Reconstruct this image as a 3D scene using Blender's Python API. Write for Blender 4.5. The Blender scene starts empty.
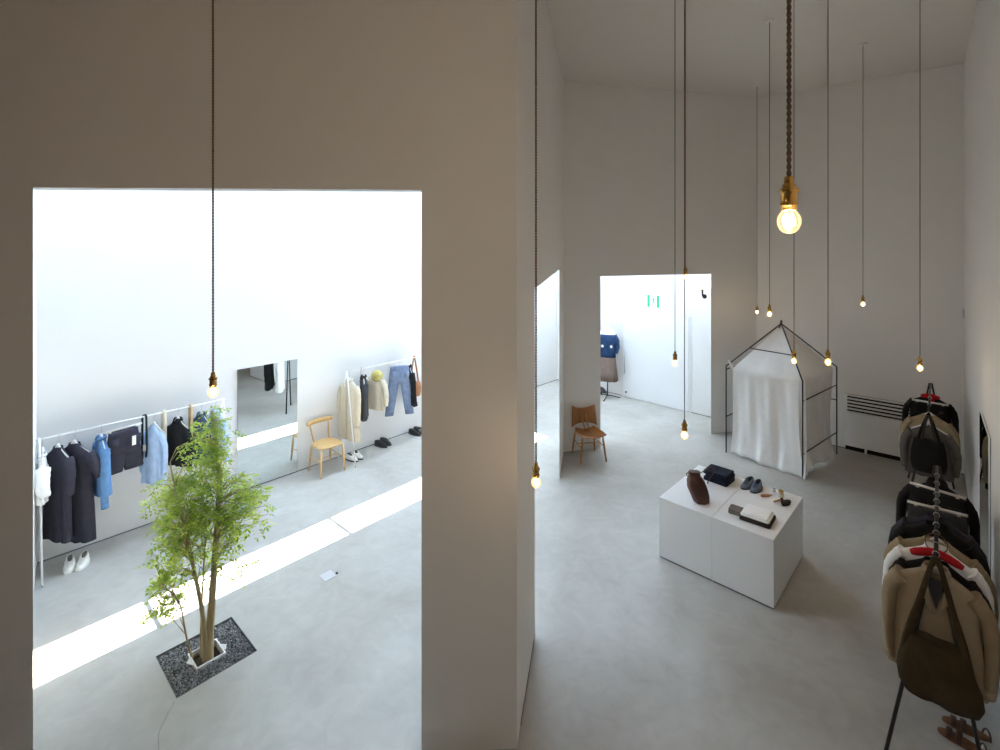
import bpy, math, random
from mathutils import Vector, Matrix
R = math.radians
C = bpy.context.scene.collection
rnd = random.Random(7)

# ------------------------------------------------------------------ measuring
H, F = 3.65, 500.0                       # camera height (m), focal length (pixels of a 1000 px frame)
def at(x, y, z=0.0):
    """the point at height z on the sight line through a pixel of the photograph"""
    Y = (H - z) * F / (y - 240.0)
    return Vector(((x - 500.0) / F * Y, Y, z))
def deep(x, y, Y):
    return Vector(((x - 500.0) / F * Y, Y, H - (y - 240.0) / F * Y))

# ------------------------------------------------------------------ materials
def mat(name, col, rough=0.7, metal=0.0, noise=0.0, scale=8.0, bump=0.0, bscale=200.0, spec=0.5, emit=None, strength=0.0, weave=False, coat=0.0):
    m = bpy.data.materials.new(name); m.use_nodes = True
    nt = m.node_tree; b = nt.nodes['Principled BSDF']
    b.inputs['Base Color'].default_value = (*col, 1)
    b.inputs['Roughness'].default_value = rough
    b.inputs['Metallic'].default_value = metal
    b.inputs['Specular IOR Level'].default_value = spec
    tc = nt.nodes.new('ShaderNodeTexCoord')
    if noise > 0:
        n = nt.nodes.new('ShaderNodeTexNoise'); n.inputs['Scale'].default_value = scale; n.inputs['Detail'].default_value = 5
        nt.links.new(tc.outputs['Object'], n.inputs['Vector'])
        r = nt.nodes.new('ShaderNodeValToRGB')
        r.color_ramp.elements[0].position = 0.3; r.color_ramp.elements[1].position = 0.7
        r.color_ramp.elements[0].color = (*[c * (1 - noise) for c in col], 1)
        r.color_ramp.elements[1].color = (*[min(1, c * (1 + noise)) for c in col], 1)
        nt.links.new(n.outputs['Fac'], r.inputs['Fac']); nt.links.new(r.outputs['Color'], b.inputs['Base Color'])
    if bump > 0:
        n2 = nt.nodes.new('ShaderNodeTexNoise'); n2.inputs['Scale'].default_value = bscale; n2.inputs['Detail'].default_value = 3
        nt.links.new(tc.outputs['Object'], n2.inputs['Vector'])
        bp = nt.nodes.new('ShaderNodeBump'); bp.inputs['Strength'].default_value = bump; bp.inputs['Distance'].default_value = 0.01
        nt.links.new(n2.outputs['Fac'], bp.inputs['Height']); nt.links.new(bp.outputs['Normal'], b.inputs['Normal'])
    if emit:
        b.inputs['Emission Color'].default_value = (*emit, 1); b.inputs['Emission Strength'].default_value = strength
    return m
def wood(name, c1, c2, rough=0.45, scale=6.0, axis=2):
    m = mat(name, c1, rough); nt = m.node_tree; b = nt.nodes['Principled BSDF']
    tc = [n for n in nt.nodes if n.type == 'TEX_COORD'][0]
    mp = nt.nodes.new('ShaderNodeMapping'); sc = [scale * 6] * 3; sc[axis] = scale * .5
    mp.inputs['Scale'].default_value = sc
    n = nt.nodes.new('ShaderNodeTexNoise'); n.inputs['Scale'].default_value = 1.5; n.inputs['Detail'].default_value = 6; n.inputs['Distortion'].default_value = .6
    r = nt.nodes.new('ShaderNodeValToRGB'); r.color_ramp.elements[0].position = .35; r.color_ramp.elements[1].position = .65
    r.color_ramp.elements[0].color = (*c2, 1); r.color_ramp.elements[1].color = (*c1, 1)
    nt.links.new(tc.outputs['Object'], mp.inputs['Vector']); nt.links.new(mp.outputs['Vector'], n.inputs['Vector'])
    nt.links.new(n.outputs['Fac'], r.inputs['Fac']); nt.links.new(r.outputs['Color'], b.inputs['Base Color'])
    return m
def fabric(name, col, noise=.12, rough=.9):
    return mat(name, col, rough, noise=noise, scale=14, bump=.25, bscale=260, spec=.2)

M = {}
M['wall'] = mat('white_plaster', (.735, .72, .70), .75, noise=.012, scale=2.0, bump=.03, bscale=60, spec=.3)
M['ceiling'] = mat('ceiling_plaster', (.69, .655, .615), .85, noise=.01, scale=1.5, spec=.2)
M['added_panelling'] = wood('added_dark_panelling', (.30, .24, .19), (.24, .19, .15), .6, 2)  # dark finish added to unseen surfaces to dim the front room
M['gap'] = mat('dark_shadow_gap', (.15, .155, .16), .8)
M['white_paint'] = mat('white_lacquer', (.78, .78, .775), .45, noise=.01, scale=3)
M['white_metal'] = mat('white_powder_coat', (.85, .85, .86), .4)
M['black_metal'] = mat('black_steel', (.022, .021, .021), .5, metal=.4, noise=.2, scale=30)
M['iron'] = mat('dark_iron_rod', (.035, .037, .04), .5, metal=.6, noise=.2, scale=20)
M['steel'] = mat('steel_wire', (.55, .55, .55), .3, metal=1)
M['brass'] = mat('brass', (.47, .28, .075), .24, metal=1, noise=.15, scale=40)
M['cord'] = mat('brown_cloth_cord', (.12, .08, .05), .85, noise=.4, scale=90)
M['mirror'] = mat('mirror_glass', (.86, .91, .90), .012, metal=1)
M['soil'] = mat('dark_soil', (.045, .028, .018), .95, noise=.5, scale=60, bump=.8, bscale=80)
M['bark'] = wood('pale_bark', (.50, .40, .22), (.32, .25, .13), .8, 5)
M['tan_wood'] = wood('pale_ash_wood', (.66, .43, .19), (.56, .35, .14), .4, 5)
M['brown_wood'] = wood('honey_elm_wood', (.38, .16, .045), (.26, .10, .028), .35, 5)
M['leg_wood'] = wood('beech_wood', (.46, .25, .085), (.36, .19, .06), .4, 5)
M['hanger_white'] = mat('white_hanger', (.64, .61, .575), .45, noise=.03)
M['red'] = fabric('red_padded_cloth', (.42, .01, .015))
M['navy'] = fabric('dark_navy_cotton', (.034, .033, .048))
M['black'] = fabric('black_cloth', (.012, .012, .013))
M['charcoal'] = fabric('charcoal_wool', (.045, .046, .05))
M['greywool'] = fabric('grey_wool', (.10, .095, .088))
M['denimblue'] = fabric('mid_blue_denim', (.10, .21, .39))
M['jean'] = fabric('washed_denim', (.17, .225, .345), .2)
M['indigo'] = fabric('indigo_denim', (.011, .015, .027), .3)
M['skyblue'] = fabric('pale_blue_cotton', (.38, .51, .72))
M['slate'] = fabric('slate_blue_cloth', (.06, .09, .15))
M['white_cloth'] = fabric('white_cotton', (.90, .895, .885), .02)
M['cream'] = fabric('cream_linen', (.62, .56, .44), .05)
M['trench'] = fabric('pale_beige_cotton', (.58, .51, .385), .05)
M['khaki'] = fabric('khaki_cotton', (.30, .235, .145))
M['beige'] = fabric('beige_twill', (.34, .265, .175), .08)
M['olive'] = fabric('olive_cotton', (.19, .155, .085))
M['oliveleather'] = fabric('dark_olive_suede', (.047, .032, .014), .25)
M['brownleather'] = mat('brown_leather', (.072, .026, .016), .5, noise=.2, scale=20, bump=.3, bscale=90)
M['tanleather'] = mat('tan_leather', (.36, .15, .055), .5, noise=.15, scale=20, bump=.2, bscale=90)
M['strapbeige'] = fabric('beige_webbing', (.55, .40, .25))
M['skirt'] = fabric('brown_skirt_wool', (.20, .145, .12), .1)
M['knit'] = fabric('navy_knit', (.018, .045, .11), .25)
M['tagpaper'] = mat('white_paper_tag', (.78, .76, .72), .7)
M['shoe_white'] = mat('white_canvas', (.78, .76, .70), .7, noise=.04, scale=30)
M['shoe_black'] = mat('black_shoe_leather', (.016, .016, .017), .4, noise=.2)
M['shoe_blue'] = fabric('blue_grey_suede', (.14, .17, .22))
M['rubber_black'] = mat('black_rubber', (.02, .02, .02), .6)
M['shoe_inner'] = mat('shoe_lining', (.06, .055, .05), .9)
M['sandal'] = mat('tan_sandal_leather', (.17, .07, .025), .55, noise=.2, scale=25)
M['greysock'] = fabric('grey_brown_knit', (.17, .145, .13))
M['darkfold'] = fabric('dark_brown_fold', (.045, .035, .032))
M['straw'] = mat('olive_straw', (.42, .36, .11), .8, noise=.3, scale=40, bump=.4)
M['exitgreen'] = mat('exit_green', (.0, .30, .14), .5, emit=(.0, .42, .2), strength=.6)
M['exitwhite'] = mat('exit_white', (.85, .9, .87), .5, emit=(.85, 1, .92), strength=.6)
M['crack'] = mat('floor_crack', (.22, .22, .23), .9)
M['plate'] = mat('grey_floor_plate', (.50, .51, .52), .5)

# polished concrete: broad cloudy patches and finer trowel marks
def concrete():
    m = bpy.data.materials.new('polished_concrete'); m.use_nodes = True
    nt = m.node_tree; b = nt.nodes['Principled BSDF']; tc = nt.nodes.new('ShaderNodeTexCoord')
    def noise(sc, det, dist=0):
        n = nt.nodes.new('ShaderNodeTexNoise'); n.inputs['Scale'].default_value = sc; n.inputs['Detail'].default_value = det
        n.inputs['Distortion'].default_value = dist; nt.links.new(tc.outputs['Object'], n.inputs['Vector']); return n
    n1, n2 = noise(.9, 6, .8), noise(5.0, 8, 1.2)
    mx = nt.nodes.new('ShaderNodeMath'); mx.operation = 'MULTIPLY_ADD'; mx.inputs[1].default_value = .35
    nt.links.new(n2.outputs['Fac'], mx.inputs[0])
    sc = nt.nodes.new('ShaderNodeMath'); sc.operation = 'MULTIPLY'; sc.inputs[1].default_value = .65
    nt.links.new(n1.outputs['Fac'], sc.inputs[0]); nt.links.new(sc.outputs[0], mx.inputs[2])
    r = nt.nodes.new('ShaderNodeValToRGB'); e = r.color_ramp.elements
    e[0].position, e[0].color = .34, (.34, .32, .285, 1)
    e[1].position, e[1].color = .66, (.46, .45, .42, 1)
    nt.links.new(mx.outputs[0], r.inputs['Fac']); nt.links.new(r.outputs['Color'], b.inputs['Base Color'])
    rr = nt.nodes.new('ShaderNodeMapRange'); rr.inputs['To Min'].default_value = .36; rr.inputs['To Max'].default_value = .52
    nt.links.new(n2.outputs['Fac'], rr.inputs['Value']); nt.links.new(rr.outputs['Result'], b.inputs['Roughness'])
    b.inputs['Specular IOR Level'].default_value = .45
    return m
M['floor'] = concrete()

def leafmat():
    m = bpy.data.materials.new('fresh_green_leaf'); m.use_nodes = True
    nt = m.node_tree; b = nt.nodes['Principled BSDF']; out = nt.nodes['Material Output']
    tc = nt.nodes.new('ShaderNodeTexCoord'); n = nt.nodes.new('ShaderNodeTexNoise'); n.inputs['Scale'].default_value = 7
    nt.links.new(tc.outputs['Object'], n.inputs['Vector'])
    r = nt.nodes.new('ShaderNodeValToRGB'); r.color_ramp.elements[0].position = .35; r.color_ramp.elements[1].position = .68
    r.color_ramp.elements[0].color = (.20, .33, .03, 1); r.color_ramp.elements[1].color = (.55, .64, .10, 1)
    nt.links.new(n.outputs['Fac'], r.inputs['Fac']); nt.links.new(r.outputs['Color'], b.inputs['Base Color'])
    b.inputs['Roughness'].default_value = .45
    t = nt.nodes.new('ShaderNodeBsdfTranslucent'); nt.links.new(r.outputs['Color'], t.inputs['Color'])
    mx = nt.nodes.new('ShaderNodeMixShader'); mx.inputs[0].default_value = .5
    nt.links.new(b.outputs[0], mx.inputs[1]); nt.links.new(t.outputs[0], mx.inputs[2]); nt.links.new(mx.outputs[0], out.inputs[0])
    return m
M['leaf'] = leafmat()

def gravelmat():
    m = mat('grey_gravel', (.12, .125, .135), .85); nt = m.node_tree; b = nt.nodes['Principled BSDF']
    g = nt.nodes.new('ShaderNodeNewGeometry'); r = nt.nodes.new('ShaderNodeValToRGB')
    r.color_ramp.elements[0].color = (.04, .043, .05, 1); r.color_ramp.elements[1].color = (.42, .42, .43, 1)
    nt.links.new(g.outputs['Random Per Island'], r.inputs['Fac']); nt.links.new(r.outputs['Color'], b.inputs['Base Color'])
    return m
M['gravel'] = gravelmat()

def glassmat():
    m = bpy.data.materials.new('clear_bulb_glass'); m.use_nodes = True
    nt = m.node_tree; nt.nodes.remove(nt.nodes['Principled BSDF']); out = nt.nodes['Material Output']
    t = nt.nodes.new('ShaderNodeBsdfTransparent'); t.inputs[0].default_value = (1, .97, .9, 1)
    g = nt.nodes.new('ShaderNodeBsdfGlossy'); g.inputs['Roughness'].default_value = .05
    e = nt.nodes.new('ShaderNodeEmission'); e.inputs[0].default_value = (1, .62, .25, 1); e.inputs[1].default_value = .45
    fr = nt.nodes.new('ShaderNodeFresnel'); fr.inputs[0].default_value = 1.25
    mx = nt.nodes.new('ShaderNodeMixShader'); ad = nt.nodes.new('ShaderNodeAddShader')
    nt.links.new(fr.outputs[0], mx.inputs[0]); nt.links.new(t.outputs[0], mx.inputs[1]); nt.links.new(g.outputs[0], mx.inputs[2])
    nt.links.new(mx.outputs[0], ad.inputs[0]); nt.links.new(e.outputs[0], ad.inputs[1]); nt.links.new(ad.outputs[0], out.inputs[0])
    return m
M['bulb'] = glassmat()
M['filament'] = mat('glowing_filament', (1, .9, .7), .5, emit=(1, .80, .50), strength=60)
M['jarglass'] = mat('jar_glass', (.55, .55, .50), .12, noise=.1)

# ------------------------------------------------------------------ mesh building
class MB:
    def __init__(s, smooth=False): s.v, s.f, s.sm, s.smooth = [], [], [], smooth
    def face(s, idx, sm=None): s.f.append(tuple(idx)); s.sm.append(s.smooth if sm is None else sm)
    def rings(s, rings, cap0=True, cap1=True, closed=True, smooth=True):
        b = len(s.v); n = len(rings[0])
        for r in rings: s.v += [tuple(p) for p in r]
        for i in range(len(rings) - 1):
            for j in range(n if closed else n - 1):
                k = (j + 1) % n
                s.face((b + i*n + j, b + i*n + k, b + (i+1)*n + k, b + (i+1)*n + j), smooth)
        if cap0: s.face([b + j for j in range(n)][::-1], False)
        if cap1: s.face([b + (len(rings)-1)*n + j for j in range(n)], False)
        return s
    def tube(s, pts, rad, n=8, smooth=True, flat=None, up=(0, 0, 1)):
        """swept tube; rad a number or one per point; flat=(a,b) scales the section sideways/along up"""
        pts = [Vector(p) for p in pts]; rr = rad if isinstance(rad, (list, tuple)) else [rad] * len(pts)
        fa, fb = flat or (1, 1); rings = []; prev = None
        for i, p in enumerate(pts):
            t = (pts[min(i+1, len(pts)-1)] - pts[max(i-1, 0)])
            t = t.normalized() if t.length > 1e-9 else Vector((0, 0, 1))
            if prev is None:
                a = t.cross(Vector(up))
                if a.length < 1e-3: a = t.cross(Vector((1, 0, 0)))
            else: a = prev - t * prev.dot(t)
            a.normalize(); prev = a; c = t.cross(a)
            rings.append([p + a * math.cos(2*math.pi*j/n) * rr[i] * fa + c * math.sin(2*math.pi*j/n) * rr[i] * fb for j in range(n)])
        return s.rings(rings, smooth=smooth)
    def lathe(s, prof, c=(0, 0, 0), n=16, cap0=True, cap1=True):
        return s.rings([[(c[0] + r*math.cos(2*math.pi*j/n), c[1] + r*math.sin(2*math.pi*j/n), c[2] + z) for j in range(n)] for r, z in prof], cap0, cap1)
    def box(s, c, size, rz=0.0, M4=None):
        hx, hy, hz = size[0]/2, size[1]/2, size[2]/2; b = len(s.v); ca, sa = math.cos(rz), math.sin(rz)
        for x, y, z in ((-hx,-hy,-hz),(hx,-hy,-hz),(hx,hy,-hz),(-hx,hy,-hz),(-hx,-hy,hz),(hx,-hy,hz),(hx,hy,hz),(-hx,hy,hz)):
            p = Vector((x, y, z))
            if M4: p = M4 @ p
            else: p = Vector((ca*x - sa*y, sa*x + ca*y, z))
            s.v.append((p.x + c[0], p.y + c[1], p.z + c[2]))
        for q in ((0,3,2,1),(4,5,6,7),(0,1,5,4),(1,2,6,5),(2,3,7,6),(3,0,4,7)): s.face([b + i for i in q], False)
        return s
    def prism(s, poly, z0, z1):
        area = sum(poly[i][0]*poly[(i+1) % len(poly)][1] - poly[(i+1) % len(poly)][0]*poly[i][1] for i in range(len(poly)))
        if area < 0: poly = poly[::-1]
        n = len(poly); b = len(s.v)
        s.v += [(p[0], p[1], z0) for p in poly] + [(p[0], p[1], z1) for p in poly]
        s.face([b + i for i in range(n)][::-1], False); s.face([b + n + i for i in range(n)], False)
        for i in range(n):
            j = (i + 1) % n; s.face((b+i, b+j, b+n+j, b+n+i), False)
        return s
    def sheet(s, grid, thick=0.0, smooth=True):
        """a grid of points; thick gives it a second skin"""
        b = len(s.v); nu, nv = len(grid), len(grid[0])
        P = [[Vector(p) for p in row] for row in grid]
        for row in P: s.v += [tuple(p) for p in row]
        q = lambda o, i, j: o + i*nv + j
        for i in range(nu - 1):
            for j in range(nv - 1): s.face((q(b,i,j), q(b,i+1,j), q(b,i+1,j+1), q(b,i,j+1)), smooth)
        if thick:
            b2 = len(s.v)
            for i in range(nu):
                for j in range(nv):
                    du = P[min(i+1,nu-1)][j] - P[max(i-1,0)][j]; dv = P[i][min(j+1,nv-1)] - P[i][max(j-1,0)]
                    nn = du.cross(dv); nn = nn.normalized() if nn.length > 1e-9 else Vector((0,0,1))
                    s.v.append(tuple(P[i][j] - nn * thick))
            for i in range(nu - 1):
                for j in range(nv - 1): s.face((q(b2,i,j), q(b2,i,j+1), q(b2,i+1,j+1), q(b2,i+1,j)), smooth)
            for i in range(nu - 1):
                s.face((q(b,i,0), q(b2,i,0), q(b2,i+1,0), q(b,i+1,0)), False)
                s.face((q(b,i,nv-1), q(b,i+1,nv-1), q(b2,i+1,nv-1), q(b2,i,nv-1)), False)
            for j in range(nv - 1):
                s.face((q(b,0,j), q(b,0,j+1), q(b2,0,j+1), q(b2,0,j)), False)
                s.face((q(b,nu-1,j), q(b2,nu-1,j), q(b2,nu-1,j+1), q(b,nu-1,j+1)), False)
        return s
    def ball(s, c, r, n=12, m=8):
        rx, ry, rz = r if isinstance(r, (tuple, list)) else (r, r, r)
        rings = [[(c[0] + rx*math.sin(math.pi*(i+.02)/(m+.04))*math.cos(2*math.pi*j/n), c[1] + ry*math.sin(math.pi*(i+.02)/(m+.04))*math.sin(2*math.pi*j/n),
                   c[2] - rz*math.cos(math.pi*(i+.02)/(m+.04))) for j in range(n)] for i in range(m+1)]
        return s.rings(rings)
    def build(s, name, m, parent=None, bevel=0.0):
        me = bpy.data.meshes.new(name); me.from_pydata(s.v, [], s.f); me.update()
        me.polygons.foreach_set('use_smooth', s.sm); me.materials.append(m)
        o = bpy.data.objects.new(name, me); C.objects.link(o)
        if parent: o.parent = parent
        if bevel:
            bv = o.modifiers.new('bevel', 'BEVEL'); bv.width = bevel; bv.segments = 2; bv.limit_method = 'ANGLE'
        return o
def tag(o, label, cat, group=None):
    o['label'] = label; o['category'] = cat
    if group: o['group'] = group
    return o
def thing(name, label, cat, loc=(0, 0, 0), rz=0.0, group=None):
    o = bpy.data.objects.new(name, None); C.objects.link(o); o.empty_display_size = .1
    o.location = loc; o.rotation_euler = (0, 0, rz)
    return tag(o, label, cat, group)
def struct(name, mb, m, parent=None, bevel=0):
    o = mb.build(name, m, parent, bevel)
    if not parent: o['kind'] = 'structure'
    return o
def dup(root, loc, rz, label, group=None):
    r = root.copy(); C.objects.link(r); r.location = loc; r.rotation_euler = (0, 0, rz); r['label'] = label
    if group: r['group'] = group
    for ch in list(root.children):
        c = ch.copy(); C.objects.link(c); c.parent = r
        for g in list(ch.children):
            d = g.copy(); C.objects.link(d); d.parent = c
    return r

# ------------------------------------------------------------------ plan of the place
V2 = lambda x, y: Vector((x, y))
O = V2(-5.22, 5.633); D = V2(.670, .742).normalized(); N = V2(D.y, -D.x)      # long white wall: origin, direction, inward normal
def E(s, off, z=0.0):
    p = O + D * s + N * off; return Vector((p.x, p.y, z))
CEIL, TH = 6.4, .16
cornE = V2(1.49, 13.06)
cornB = V2(4.96, 9.68); cornC = V2(7.21, 7.77)
Bd = (cornC - cornB).normalized(); Bn = V2(Bd.y, -Bd.x)
if Bn.y > 0: Bn = -Bn
Cd = (V2(5.46, 5.71) - cornC).normalized(); Cn = V2(-Cd.y, Cd.x)
if Cn.x > 0: Cn = -Cn
def Wc(t, off=0.0): p = cornC + Cd * t + Cn * off; return p
mc = V2(.122, 3.59)                                            # free corner of the main partition
def mw(px):                                                    # main partition's face at a pixel column
    k = (px - 33) / (518 - 33); inv = (1/3.38) * (1-k) + (1/3.59) * k; Y = 1/inv; return V2((px - 500)/F * Y, Y)
aL, aR = V2(1.095, 8.61), cornB
def wa(px):
    k = (px - 563.6) / (756 - 563.6); inv = (1/8.61)*(1-k) + (1/9.68)*k; Y = 1/inv; return V2((px-500)/F*Y, Y)

# floor, with the square cut out for the tree bed
gc = V2(-2.587, 4.412); gu = D; gv = N; gs, gt = .308, .293
def G(a, b, z=0.0): p = gc + gu*a + gv*b; return Vector((p.x, p.y, z))
fl = MB(); BIG = 14
for a0, a1, b0, b1 in ((-BIG, BIG, gt, BIG), (-BIG, BIG, -BIG, -gt), (-BIG, -gs, -gt, gt), (gs, BIG, -gt, gt)):
    b = len(fl.v); fl.v += [tuple(G(a0,b0)), tuple(G(a1,b0)), tuple(G(a1,b1)), tuple(G(a0,b1))]
    fl.face((b+3, b+2, b+1, b))
struct('floor', fl, M['floor'])

# ceiling with a long roof light beside the white wall
s0, s1, o0, o1 = 0.0, 7.08, .66, 1.18
ce = MB()
def slab(sa, sb, oa, ob, z0=CEIL, z1=CEIL+.14): ce.prism([E(sa,oa)[:2], E(sb,oa)[:2], E(sb,ob)[:2], E(sa,ob)[:2]], z0, z1)
slab(-9, 13, o1, 16); slab(-9, 13, -.4, o0); slab(-9, s0, o0, o1); slab(s1, 13, o0, o1)
struct('ceiling', ce, M['ceiling'])
fr = MB()
for s in (.95, 2.97):
    fr.prism([E(s-.024,o0)[:2], E(s+.024,o0)[:2], E(s+.024,o1)[:2], E(s-.024,o1)[:2]], CEIL+.02, CEIL+.14)
struct('window_1', fr, M['white_metal'])

def wallseg(name, p, q, nin, z0=0, z1=CEIL, th=.2, m='wall'):
    p, q = V2(*p), V2(*q); o = nin * -th
    return struct(name, MB().prism([p, q, q + o, p + o], z0, z1), M[m])
Fd = V2(.654, -.756).normalized(); Fn = V2(.756, .654).normalized()
ew = MB(); el = (cornE - O).length; w0, w1, wz0, wz1 = el - 3.4, el - .25, 5.35, 6.15  # high window added out of view to light the rear; thick wall stops sun
for ta, tb, za, zb, th_ in ((-.2, w0, 0, CEIL, .2), (w0, w1, 0, wz0, .45), (w0, w1, wz1, CEIL, .45), (w1, el + .2, 0, CEIL, .45)):
    pa_, pb_ = O + D*ta, O + D*tb; ew.prism([pa_, pb_, pb_ - N*th_, pa_ - N*th_], za, zb)
struct('wall_left', ew, M['wall'])
cw = MB()
for k_ in range(4):
    c_ = O + D*(w0 + (w1-w0)*k_/3) - N*.40; cw.box((*c_, (wz0+wz1)/2), (.05, .05, wz1-wz0), math.atan2(D.y, D.x))
struct('added_window_3', cw, M['white_metal'])
wallseg('wall_west', O, O + Fd*2.80, Fn)
Dd = (cornB - cornE).normalized(); Dn = V2(Dd.y, -Dd.x)
if Dn.y > 0: Dn = -Dn
nl = (cornB - cornE).length
for k_, (ta, tb, za, zb) in enumerate(((0, nl, 0, 4.0), (0, nl, 6.2, CEIL), (0, .2, 4.0, 6.2), (nl-.3, nl, 4.0, 6.2))):  # wall around a high window added out of view to brighten the rear
    pa_, pb_ = cornE + Dd*ta, cornE + Dd*tb
    if k_ == 0: nw = MB()
    nw.prism([pa_, pb_, pb_ - Dn*.3, pa_ - Dn*.3], za, zb)
struct('wall_north', nw, M['wall'])
cw = MB()
for k_ in range(5):
    c_ = cornE + Dd*(.2 + (nl-.5)*k_/4) - Dn*.24; cw.box((*c_, 5.1), (.05, .05, 2.2), math.atan2(Dd.y, Dd.x))
struct('added_window_2', cw, M['white_metal'])
wallseg('wall_back', cornB, cornC + Bd*.2, Bn)
wallseg('wall_right', cornC, Wc(11.3), Cn)
# unseen walls behind the viewer, with a dark facing added to dim the room
wallseg('wall_south', (-3.85, -.62), (.35, -.62), V2(0, 1), m='added_panelling')
wallseg('wall_side', (-3.62, 3.36), (-3.62, -.62), V2(1, 0), m='added_panelling')

struct('added_mezzanine_slab', MB().prism([V2(-3.6, -.6), V2(.3, -.6), V2(.95, .35), V2(1.75, 1.35), V2(-3.6, 1.35)], 1.95, 2.10), M['added_panelling'])  # unseen slab added under the viewer to shade the foreground
# main partition with the tall opening
oL, oR = mw(33), mw(421.5); topz = 4.005
w = MB()
jl = V2(-3.306, 3.54); endL = V2(-3.64, 3.35)
w.prism([endL, oL, jl, V2(-3.42, 3.545), V2(-3.66, 3.52)], 0, CEIL)
bR = V2(oR.x, 3.71)
wl_dir = (aL - mc).normalized(); wl_n = V2(-wl_dir.y, wl_dir.x)
inner = V2(mc.x, mc.y) + wl_dir * .17 + wl_n * TH
w.prism([oR, mc, mc + wl_dir*.17, inner, bR], 0, CEIL)
w.prism([oL, oR, bR, jl], topz, CEIL)
struct('wall_front', w, M['wall'])
# partition running away from the viewer, with its own opening
def wl(Y): t = (Y - mc.y) / wl_dir.y; return mc + wl_dir * t
w = MB(); a, b_ = wl(4.61), wl(7.636)
st = mc + wl_dir*.17
w.prism([st, a, a + wl_n*TH, st + wl_n*TH], 0, CEIL)
w.prism([b_, aL, aL + wl_n*.07], 0, CEIL)
w.prism([a, b_, a + wl_n*TH], 3.2, CEIL)
struct('wall_middle', w, M['wall'])
# partition with the doorway
an = V2(-(aR-aL).y, (aR-aL).x).normalized(); dl, dr = wa(600.5), wa(711)
dlb, drb = dl + an*TH, V2(dr.x + .062, dr.y + .153)
w = MB()
w.prism([aL, dl, dlb, aL + an*TH], 0, CEIL)
w.prism([dr, aR, aR + an*TH, drb], 0, CEIL)
w.prism([dl, dr, drb, dlb], 3.012, CEIL)
struct('wall_doorway', w, M['wall'])

# strips painted with gap shade at the foot of the white walls
def gapstrip(name, p, q, nin, h=.014):
    p, q = V2(*p), V2(*q); struct(name, MB().prism([p, q, q + nin*.004, p + nin*.004], .001, h), M['gap'])
gapstrip('gap_shade_left', O, cornE, N); gapstrip('gap_shade_north', cornE, cornB, Dn)
gapstrip('gap_shade_middle', st, a, -wl_n, .02); gapstrip('gap_shade_back', cornB, cornC, Bn, .015); gapstrip('gap_shade_right', cornC, Wc(8), Cn, .015)

# white door in the far wall
def Dw(px):                                                     # far wall's face at a pixel column
    r = (px - 500)/F; # (x = cornE.x + t*dx)/(y = cornE.y + t*dy) = r
    t = (r*cornE.y - cornE.x) / (Dd.x - r*Dd.y); return cornE + Dd*t
p, q = Dw(623.4), Dw(689.3); az = math.atan2(Dd.y, Dd.x)
dmid = (p + q)/2; dw = (q - p).length
dm = MB().box((*(dmid + Dn*.012), 1.0), (dw - .012, .024, 1.985), az)
door = struct('door_1', dm, M['white_paint'], bevel=.003)
fm = MB()
for k in (0, 1): 
    e = (p - Dd*.02) if k == 0 else (q + Dd*.02); fm.box((*(e + Dn*.009), 1.005), (.04, .018, 2.01), az)
fm.box((*(dmid + Dn*.009), 2.015), (dw + .08, .018, .04), az)
struct('door_frame', fm, M['wall'], door)
hp = p + Dd*.06 + Dn*.05
hm = MB(True).tube([(*hp, .55), (*hp, 1.10)], .011, 10)
for z in (.6, 1.05): hm.tube([(*hp, z), (*(hp - Dn*.03), z)], .007, 8)
struct('door_handle', hm, M['steel'], door)
lk = p + Dd*.09 + Dn*.03; struct('door_stop', MB(True).tube([(*(lk - Dn*.01), .12), (*(lk+Dn*.02), .12)], .02, 10), M['black_metal'], door)

# emergency exit sign over the door
sp = Dw(654.2) + Dn*.002
t = thing('exit_sign', 'small green and white emergency exit sign on the wall above the white door', 'sign', (*sp, 2.29), az)
z0_ = 0
def sb(x0, x1, z0, z1, y, m, nm, par=t, th=.006):
    return MB().box(((x0+x1)/2, y, (z0+z1)/2), (x1-x0, th, z1-z0)).build(nm, m, par)
sgn = -1 if Dn.dot(V2(-math.sin(az), math.cos(az))) < 0 else 1
sb(-.14, .14, -.135, .135, sgn*.02, M['exitwhite'], 'panel', t, .036)
for x0, x1 in ((-.14, -.085), (.085, .14)): sb(x0, x1, -.135, .135, sgn*.041, M['exitgreen'], 'green_band')
man = MB(True); y_ = sgn*.042
man.ball((-.01, y_, .085), (.018, .004, .018), 10, 6)
for a_, b2, r_ in (((-.008,0,.06),(.012,0,-.01),.017), ((-.005,0,.055),(-.05,0,.035),.008), ((-.05,0,.035),(-.06,0,.0),.007), ((0,0,.055),(.045,0,.03),.008),
                  ((.045,0,.03),(.06,0,.05),.007), ((.012,0,-.01),(-.03,0,-.05),.010), ((-.03,0,-.05),(-.06,0,-.10),.009), ((.012,0,-.01),(.045,0,-.055),.010), ((.045,0,-.055),(.035,0,-.11),.009)):
    man.tube([(a_[0], y_, a_[2]), (b2[0], y_, b2[2])], r_, 8, flat=(1, .3), up=(0, 1, 0))
man.build('running_figure', M['exitgreen'], t)

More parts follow.
